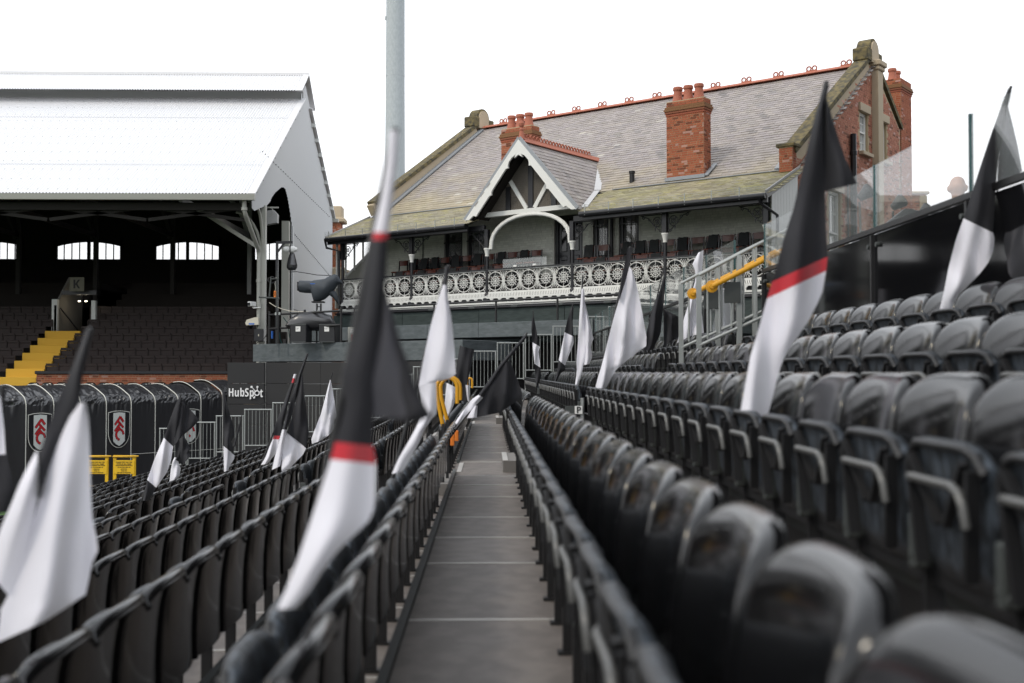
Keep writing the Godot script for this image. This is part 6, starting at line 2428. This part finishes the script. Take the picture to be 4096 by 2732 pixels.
func stands_around():
	var o := thing("end_stand_roof", "dark boarded roof over the black seats, above the view", "roof", T(16, 12.0, 0))
	var m := MB.new()
	m.prism(PackedVector2Array([Vector2(-13.5, 0.0), Vector2(26, 3.4), Vector2(26, 3.7), Vector2(-13.5, 0.5)]), Transform3D(Basis(), Vector3(0, 0, -31)), 38.0)
	part("roof_deck", m, "roof_under", o)
	m = MB.new()
	m.lohi(Vector3(25.5, -16, -31), Vector3(26, 3.5, 7))
	part("rear_wall", m, "black_board", o)
	for i in 4:
		m = MB.new()
		m.beam(Vector3(-13.4, -0.25, -30 + i * 12.0), Vector3(26, 3.1, -30 + i * 12.0), 0.3, 0.5)
		part("rafter", m, "steel_black", o)
	# the lit head of the floodlight mast at the far corner of the ground: the seats mirror it
	o = thing("corner_floodlight_mast", "floodlight mast with lit head at the far corner, outside the view", "mast", T(-66, GROUND, -46))
	m = MB.new()
	m.lathe(Transform3D(), [Vector2(0.7, 0), Vector2(0.5, 38), Vector2(0, 38)], 16)
	part("shaft", m, "mast_steel", o)
	for i in 2:
		m = MB.new()
		m.box(Transform3D(Basis(Vector3.UP, 0.95), Vector3(0.4, 30.5 + i * 4.2, 1.0)), Vector3(3.4, 1.5, 0.3))
		part("floodlight_lamp", m, "flood_glow", o)
		var l := OmniLight3D.new()
		l.name = numbered("floodlight_head_light", self)
		l.light_energy = 30.0
		l.light_color = Color(1, 0.93, 0.8)
		l.light_size = 1.0
		l.omni_range = 300
		l.omni_attenuation = 2
		l.shadow_enabled = true
		l.position = o.position + Vector3(1.9, 30.5 + i * 4.2, 2.2)
		add_child(l)
	o = thing("side_stand", "low dark seating across the pitch, behind the view", "grandstand", T(-55, GROUND, 34))
	m = MB.new()
	m.prism(PackedVector2Array([Vector2(0, 0), Vector2(20, 0), Vector2(20, 9), Vector2(18, 9)]), Transform3D(Basis(Vector3(0, 0, 1), Vector3.UP, Vector3(-1, 0, 0)), Vector3(45, 0, 0)), 100.0)
	part("seating", m, "black_board", o)
	o = thing("far_end_stand", "low grandstand at the far end of the pitch, outside the view", "grandstand", T(-112, GROUND, -10))
	m = MB.new()
	m.prism(PackedVector2Array([Vector2(0, 0), Vector2(-22, 9), Vector2(-22, 0)]), Transform3D(Basis(), Vector3(0, 0, -40)), 80.0)
	part("seating", m, "black_board", o)
	m = MB.new()
	m.prism(PackedVector2Array([Vector2(0, 12), Vector2(-24, 15), Vector2(-24, 15.5), Vector2(0, 12.5)]), Transform3D(Basis(), Vector3(0, 0, -40)), 80.0)
	m.lohi(Vector3(-24, 0, -40), Vector3(-23, 15, 40))
	part("roof", m, "far_wall", o)


# ---------- flags stuck in the seats

func along(p: Array, n: int) -> Array:
	var pts := []
	for i in range(0, p.size(), 2): pts.append(Vector2(p[i], p[i + 1]))
	var total := 0.0
	for i in pts.size() - 1: total += pts[i].distance_to(pts[i + 1])
	var out := []
	for k in n:
		var want := total * k / (n - 1)
		for i in pts.size() - 1:
			var d: float = pts[i].distance_to(pts[i + 1])
			if want <= d + 0.001 or i == pts.size() - 2:
				out.append(pts[i].lerp(pts[i + 1], clampf(want / maxf(d, 0.001), 0, 1)))
				break
			want -= d
	return out

# view = [x, y, scale] of the enlargement in which the outlines were measured; segs = [cloth, left edge, right edge]
func flag(label: String, z: float, view: Array, pole: Array, segs: Array, ripple := 0.03):
	var pt := func(x: float, y: float, d: float) -> Vector3: return at(view[0] + x / view[2], view[1] + y / view[2], d)
	var tip: Vector3 = pt.call(pole[0], pole[1], z + 0.03)
	var foot: Vector3 = pt.call(pole[2], pole[3], z + 0.03)
	var o := thing("flag", label, "flag", Transform3D(Basis(), foot), "black and white flags stuck in the seats")
	var m := MB.new()
	m.bar(Vector3.ZERO, tip - foot, 0.0105, 8, 0.009)
	m.lathe(Transform3D(Basis(), tip - foot), [Vector2(0.0095, -0.005), Vector2(0.007, 0.004), Vector2(0, 0.006)], 8)
	part("pole", m, "steel_black", o)
	var seed_ := z * 3.7
	for s in segs:
		m = MB.new()
		var n := 16
		var a := along(s[1], n)
		var b := along(s[2], n)
		var rows := []
		for i in n:
			var line := []
			for k in 13:
				var u := k / 12.0
				var q: Vector2 = a[i].lerp(b[i], u)
				var flat: Vector3 = pt.call(q.x, q.y, z)
				var w := sin(u * PI) * 0.5 + 0.5
				var d := ripple * w * (sin(flat.x * 26.0 + flat.y * 3.5 + seed_) + 0.6 * sin(flat.x * 47.0 - flat.y * 7.0 + seed_ * 2.0) + 0.4 * sin(flat.y * 13.0 + flat.x * 9.0))
				line.append(pt.call(q.x, q.y, z + d - ripple * w * 1.7 - 0.012) - foot)
			rows.append(line)
		m.grid(rows)
		var called: String = {"cloth_white": "white_cloth", "cloth_black": "black_cloth", "cloth_red": "red_stripe", "cloth_smoke": "black_cloth"}[s[0]]
		part(called, m, s[0], o)

func flags():
	var A := [0, 1250, 1.12]
	flag("large white flag with black sleeve leaning over the left foreground seats", 2.9, A, [405, 75, 60, 1330], [
		["cloth_black", [385, 78, 330, 230, 290, 320, 240, 440, 200, 560, 170, 650, 172, 760], [418, 82, 372, 270, 366, 330, 357, 405, 300, 480, 262, 580, 176, 835]],
		["cloth_white", [357, 405, 305, 478, 262, 580, 215, 700, 178, 835, 140, 960, 90, 1150, 40, 1260, 5, 1320, -15, 1480], [385, 405, 400, 500, 405, 700, 410, 900, 438, 1040, 440, 1105, 402, 1130, 396, 1240, 380, 1268, 200, 1385]],
		["cloth_white", [165, 615, 130, 680, 90, 760, 50, 860, 0, 975, -60, 1150], [172, 700, 172, 800, 150, 930, 120, 1050, 90, 1150, 40, 1270]]], 0.035)
	flag("flag at the left edge of the view, white above black", 4.0, A, [14, 330, -40, 950], [
		["cloth_white", [-40, 330, -60, 480, -70, 640], [4, 380, 18, 520, 25, 635]],
		["cloth_black", [-70, 640, -90, 760, -95, 910], [28, 635, 48, 720, 65, 800, 42, 893]]])
	var Cc := [1050, 480, 0.784]
	flag("tall black flag with white top, red band and white tail left of the walkway", 2.1, Cc, [416, 32, 122, 1530], [
		["cloth_white", [398, 30, 388, 150, 372, 250, 348, 352], [428, 34, 424, 130, 410, 240, 396, 352]],
		["cloth_red", [348, 352, 345, 376], [396, 352, 392, 376]],
		["cloth_black", [345, 376, 335, 440, 310, 600, 275, 730, 250, 790, 248, 830, 262, 870, 250, 940, 228, 1010], [392, 376, 388, 500, 378, 620, 362, 740, 352, 830, 350, 900, 346, 960, 346, 1022]],
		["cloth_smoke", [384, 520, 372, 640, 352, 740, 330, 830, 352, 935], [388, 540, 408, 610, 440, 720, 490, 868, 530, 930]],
		["cloth_black", [392, 600, 410, 680, 425, 760, 400, 850, 395, 942], [400, 600, 442, 720, 492, 866, 532, 930, 482, 947]],
		["cloth_red", [228, 1010, 214, 1064], [346, 1022, 355, 1080]],
		["cloth_white", [214, 1064, 170, 1200, 110, 1380, 70, 1480, 46, 1534], [355, 1080, 352, 1180, 345, 1245, 290, 1300, 240, 1345, 190, 1410, 140, 1490, 100, 1532]]], 0.022)
	var D := [2900, 300, 0.98]
	flag("large black flag with red band and white tail right of the walkway", 4.4, D, [397, 28, 62, 1420], [
		["cloth_black", [382, 62, 355, 150, 325, 280, 285, 450, 270, 520, 230, 640, 200, 760, 185, 810], [410, 34, 396, 100, 390, 250, 390, 350, 392, 455, 396, 600, 400, 660, 402, 712]],
		["cloth_black", [392, 110, 385, 250, 385, 350, 386, 458], [400, 95, 430, 200, 470, 320, 517, 426]],
		["cloth_red", [185, 810, 165, 876], [402, 712, 396, 768]],
		["cloth_white", [165, 876, 130, 1000, 100, 1100, 75, 1240, 62, 1312], [396, 768, 380, 860, 330, 960, 290, 1020, 240, 1090, 215, 1150, 190, 1250, 165, 1346]]], 0.04)
	var E := [3650, 300, 1.493]
	flag("black and white flag against the sky in the last row at the right edge", 6.3, E, [588, 70, 150, 1470], [
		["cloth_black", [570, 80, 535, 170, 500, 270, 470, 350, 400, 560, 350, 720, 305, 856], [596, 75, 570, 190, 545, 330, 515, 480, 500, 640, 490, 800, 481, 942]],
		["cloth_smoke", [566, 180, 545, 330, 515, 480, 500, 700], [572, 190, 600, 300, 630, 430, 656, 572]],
		["cloth_white", [305, 856, 260, 980, 215, 1150, 190, 1280, 158, 1422], [481, 942, 490, 980, 484, 1045, 460, 1110, 400, 1190, 340, 1250, 270, 1320, 246, 1362, 236, 1412]]], 0.045)
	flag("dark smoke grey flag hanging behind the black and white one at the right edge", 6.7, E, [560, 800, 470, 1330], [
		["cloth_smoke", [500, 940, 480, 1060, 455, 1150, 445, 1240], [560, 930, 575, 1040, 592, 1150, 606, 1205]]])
	var K := [2050, 950, 1.96]
	flag("slim black flag with a white middle, furthest in the second row right of the walkway", 21.0, K, [161, 574, 190, 1180], [
		["cloth_black", [152, 628, 148, 720, 155, 820], [168, 628, 190, 740, 215, 856]],
		["cloth_white", [155, 820, 168, 940, 172, 990], [215, 856, 204, 895, 212, 960, 219, 1020]],
		["cloth_black", [172, 990, 180, 1090, 182, 1160], [219, 1020, 226, 1090, 200, 1162]]], 0.06)
	flag("black flag with white middle and pale pole cap beyond the gangway", 17.0, K, [475, 512, 332, 1150], [
		["cloth_black", [458, 548, 430, 650, 408, 742], [481, 540, 472, 650, 477, 775]],
		["cloth_white", [408, 742, 385, 860, 362, 962], [477, 775, 481, 830, 440, 930, 412, 1003]],
		["cloth_black", [362, 962, 350, 1060, 329, 1130], [412, 1003, 414, 1040, 380, 1062, 340, 1137]]], 0.06)
	flag("tall crumpled white flag with black pole top just beyond the gangway", 13.2, K, [552, 298, 488, 1210], [
		["cloth_white", [542, 400, 525, 600, 512, 850, 500, 960, 505, 1050, 485, 1188], [562, 402, 570, 560, 572, 760, 575, 900, 545, 1060, 502, 1196]],
		["cloth_white", [560, 480, 566, 640, 564, 790, 575, 880, 560, 1000], [564, 490, 602, 650, 637, 802, 612, 842, 626, 942, 602, 992]]], 0.05)
	flag("big plain white flag with black sleeve top in the second row right of the walkway", 10.7, K, [922, 72, 648, 1260], [
		["cloth_black", [902, 80, 880, 200, 850, 330, 832, 480], [936, 82, 922, 218, 888, 340, 842, 480]],
		["cloth_white", [915, 225, 880, 350, 835, 490, 790, 640, 750, 800, 700, 1000, 650, 1160, 644, 1255], [942, 262, 980, 400, 1020, 600, 1061, 842, 980, 900, 840, 1010, 790, 1060, 768, 1122, 740, 1172, 690, 1190, 682, 1212]]], 0.05)
	flag("all black flag before the dark glass, left of the white flag by the stair", 17.0, K, [1198, 180, 1030, 920], [
		["cloth_black", [1186, 292, 1150, 430, 1090, 580, 1050, 750, 1020, 890], [1206, 300, 1182, 540, 1160, 760, 1100, 882]],
		["cloth_black", [1180, 560, 1190, 700, 1185, 870], [1190, 560, 1300, 620, 1330, 760]]], 0.08)
	flag("white flag with drooping folded top beside the galvanised stair rails", 14.6, K, [1490, 94, 1293, 850], [
		["cloth_white", [1455, 120, 1404, 222, 1440, 262, 1430, 350, 1380, 520, 1340, 650, 1288, 828], [1498, 98, 1492, 200, 1482, 280, 1458, 420, 1430, 560, 1410, 660, 1400, 772]],
		["cloth_white", [1450, 420, 1420, 560, 1405, 770], [1460, 440, 1487, 620, 1500, 748]]], 0.06)
	var G := [1600, 1000, 1.742]
	flag("white flag with black pole top leaning in the first row left of the walkway", 5.6, G, [338, 110, -50, 1590], [
		["cloth_black", [312, 112, 300, 242], [346, 112, 328, 245]],
		["cloth_white", [300, 242, 270, 330, 220, 500, 180, 680, 150, 830, 130, 945], [328, 245, 336, 350, 360, 480, 380, 700, 389, 872, 330, 905, 252, 915]],
		["cloth_white", [130, 945, 150, 1040, 165, 1120, 110, 1240, 50, 1350, -10, 1450, -56, 1560], [252, 915, 258, 1140, 230, 1165, 170, 1250, 130, 1350, 80, 1440, 20, 1540]]], 0.035)
	flag("black flag hung from a crossed stick beyond the yellow loops", 13.0, G, [422, 668, 330, 1200], [
		["cloth_black", [424, 670, 404, 745, 392, 860, 385, 960, 378, 1045], [518, 692, 495, 820, 475, 900, 466, 960, 472, 1060]],
		["cloth_white", [325, 925, 318, 1000, 308, 1100, 300, 1190], [386, 955, 386, 1040, 372, 1090, 335, 1160]],
		["cloth_white", [452, 940, 470, 1050], [480, 942, 486, 1058]]], 0.06)
	flag("flag leaning diagonally across the walkway, black flap and white sleeve", 10.5, G, [886, 578, 345, 1310], [
		["cloth_black", [872, 588, 700, 790, 545, 1010], [890, 600, 722, 810, 580, 1028]],
		["cloth_black", [722, 800, 650, 900, 575, 1010, 538, 1080, 533, 1166], [765, 765, 800, 850, 840, 960, 857, 1022, 800, 1062, 700, 1132]],
		["cloth_white", [545, 1010, 500, 1040, 440, 1120, 390, 1190, 340, 1290], [582, 1030, 520, 1090, 460, 1152, 400, 1230, 352, 1300]],
		["cloth_white", [520, 1085, 490, 1130, 465, 1172], [540, 1084, 538, 1130, 536, 1168]]], 0.04)
	var H := [350, 1480, 3.137]
	flag("black and white flag with pale cap and black tail before the right hand crest", 13.0, H, [1172, 312, 670, 1660], [
		["cloth_black", [1145, 345, 1090, 470, 1020, 660, 958, 850], [1198, 345, 1170, 500, 1150, 640, 1120, 760, 1074, 960]],
		["cloth_black", [1180, 400, 1150, 600, 1120, 760, 1078, 965], [1192, 400, 1262, 470, 1332, 540, 1406, 626, 1340, 702, 1270, 762, 1170, 842]],
		["cloth_white", [958, 850, 900, 980, 840, 1120, 748, 1380], [1074, 960, 1050, 1130, 1000, 1280, 862, 1476]],
		["cloth_black", [748, 1380, 720, 1500, 690, 1640], [862, 1476, 820, 1560, 760, 1640]]], 0.05)
	flag("small black and white flag hanging behind the flag with the black tail", 19.0, H, [1165, 800, 1028, 1430], [
		["cloth_black", [1120, 880, 1105, 1000, 1092, 1110], [1200, 812, 1190, 1000, 1140, 1150]],
		["cloth_black", [1150, 880, 1140, 1040, 1180, 1200], [1204, 812, 1252, 900, 1297, 990, 1270, 1030, 1297, 1080]],
		["cloth_white", [1092, 1095, 1065, 1150, 1045, 1250, 1028, 1402], [1137, 1105, 1142, 1170, 1172, 1232, 1152, 1330, 1110, 1370]]], 0.08)
	flag("dark flag with white lower corner before the bar fence below the lettering", 16.0, H, [1698, 200, 1722, 1310], [
		["cloth_black", [1690, 270, 1698, 620, 1712, 950], [1712, 270, 1800, 600, 1832, 700, 1852, 850, 1800, 862, 1842, 1062]],
		["cloth_white", [1705, 950, 1708, 1100, 1714, 1278], [1846, 1072, 1840, 1112, 1776, 1222, 1771, 1262]]], 0.06)
	var J := [850, 1400, 3.918]
	flag("thin furled dark flag leaning before the bar fence", 20.0, J, [470, 990, 300, 1600], [["cloth_black", [462, 1010, 400, 1250, 330, 1500], [472, 1012, 420, 1260, 350, 1520]]], 0.02)
	flag("flag with white and red pole tip before the black hoarding lettering", 12.7, J, [1297, 372, 745, 1860], [
		["cloth_white", [1276, 376, 1258, 440], [1316, 378, 1300, 446]],
		["cloth_red", [1258, 440, 1238, 510], [1300, 446, 1280, 522]],
		["cloth_black", [1238, 510, 1150, 750, 1060, 980, 960, 1240, 972, 1342], [1280, 522, 1225, 700, 1150, 1000, 1090, 1250, 1062, 1346]],
		["cloth_red", [972, 1342, 945, 1398], [1062, 1346, 1044, 1402]],
		["cloth_white", [945, 1398, 890, 1520, 830, 1680, 760, 1800], [1044, 1402, 1020, 1520, 980, 1640, 850, 1790]]], 0.05)
	flag("larger black and white flag left of centre before the black hoarding", 12.0, J, [1490, 58, 925, 1900], [
		["cloth_black", [1470, 62, 1410, 220, 1360, 350, 1250, 700, 1150, 1050, 1092, 1245], [1502, 64, 1450, 220, 1400, 350, 1330, 700, 1240, 1050, 1162, 1248]],
		["cloth_black", [1400, 350, 1330, 700, 1250, 1050, 1165, 1300], [1412, 352, 1442, 700, 1490, 1100, 1512, 1290, 1470, 1530]],
		["cloth_white", [1092, 1245, 1030, 1480, 985, 1640, 930, 1880], [1162, 1248, 1140, 1400, 1100, 1600, 1060, 1820]],
		["cloth_white", [1162, 1300, 1140, 1400, 1100, 1600, 1080, 1830], [1170, 1300, 1290, 1392, 1465, 1532, 1420, 1640, 1280, 1780, 1090, 1960]]], 0.05)
	flag("plain white flag on a thin pole before the fence left of centre", 19.0, J, [1880, 354, 1545, 1510], [
		["cloth_white", [1842, 466, 1800, 620, 1760, 770, 1700, 1000, 1640, 1150, 1580, 1300, 1548, 1400, 1560, 1472], [1852, 466, 1890, 660, 1920, 850, 1947, 1076, 1890, 1102, 1911, 1222, 1830, 1330, 1700, 1420]]], 0.07)


# ---------- the whole place

func _ready():
	var cam := Camera3D.new()
	cam.name = "camera"
	cam.basis = Basis(Vector3.UP, -deg_to_rad(YAW)) * Basis(Vector3.RIGHT, deg_to_rad(TILT))
	cam.fov = rad_to_deg(2.0 * atan(341.5 / F))
	cam.near = 0.05
	cam.far = 1500.0
	var ca := CameraAttributesPhysical.new()
	ca.frustum_focal_length = 40.0
	ca.frustum_focus_distance = 26.0
	ca.frustum_far = 1500.0
	ca.exposure_aperture = 2.5
	eye_basis = cam.basis
	var we := WorldEnvironment.new()
	we.name = "environment"
	var env := Environment.new()
	env.background_mode = Environment.BG_SKY
	var sky := ProceduralSkyMaterial.new()
	sky.sky_top_color = Color(0.95, 0.97, 1.0)
	sky.sky_horizon_color = Color(1, 1, 1)
	sky.sky_curve = 0.2
	sky.sky_energy_multiplier = 1.12
	sky.ground_bottom_color = Color(0.2, 0.2, 0.2)
	sky.ground_horizon_color = Color(0.6, 0.6, 0.6)
	sky.sun_angle_max = 1.0
	env.sky = Sky.new()
	env.sky.sky_material = sky
	env.tonemap_mode = Environment.TONE_MAPPER_LINEAR
	env.tonemap_exposure = 1.2
	env.sdfgi_enabled = true
	env.ssao_enabled = true
	env.ssil_enabled = true
	we.environment = env
	add_child(we)
	var sun := DirectionalLight3D.new()
	sun.name = "sun"
	sun.light_energy = 0.35
	sun.light_color = Color(1, 0.96, 0.9)
	sun.light_angular_distance = 10.0
	sun.shadow_enabled = true
	sun.look_at_from_position(Vector3(-14, 20, 12), Vector3.ZERO)
	add_child(sun)
	cam.attributes = ca
	add_child(cam)
	cam.fov = rad_to_deg(2.0 * atan(341.5 / F))
	cam.current = true

	materials()
	var ang := deg_to_rad(38.6)
	CT = Transform3D(Basis(Vector3(cos(ang), 0, sin(ang)), Vector3.UP, Vector3(-sin(ang), 0, cos(ang))), at(2290, 1180, 38.0) * Vector3(1, 0, 1))
	ground()
	stands_around()
	terrace()
	cottage()
	cottage_terrace()
	stand()
	stand_seats()
	brick_towers()
	mast()
	seats()
	glass_screen()
	stair_rails()
	end_fence()
	yellow_loops()
	tunnel_cover()
	yellow_barriers()
	balcony_chairs()
	perspex()
	gantry()
	concourse()
	steward()
	flags()
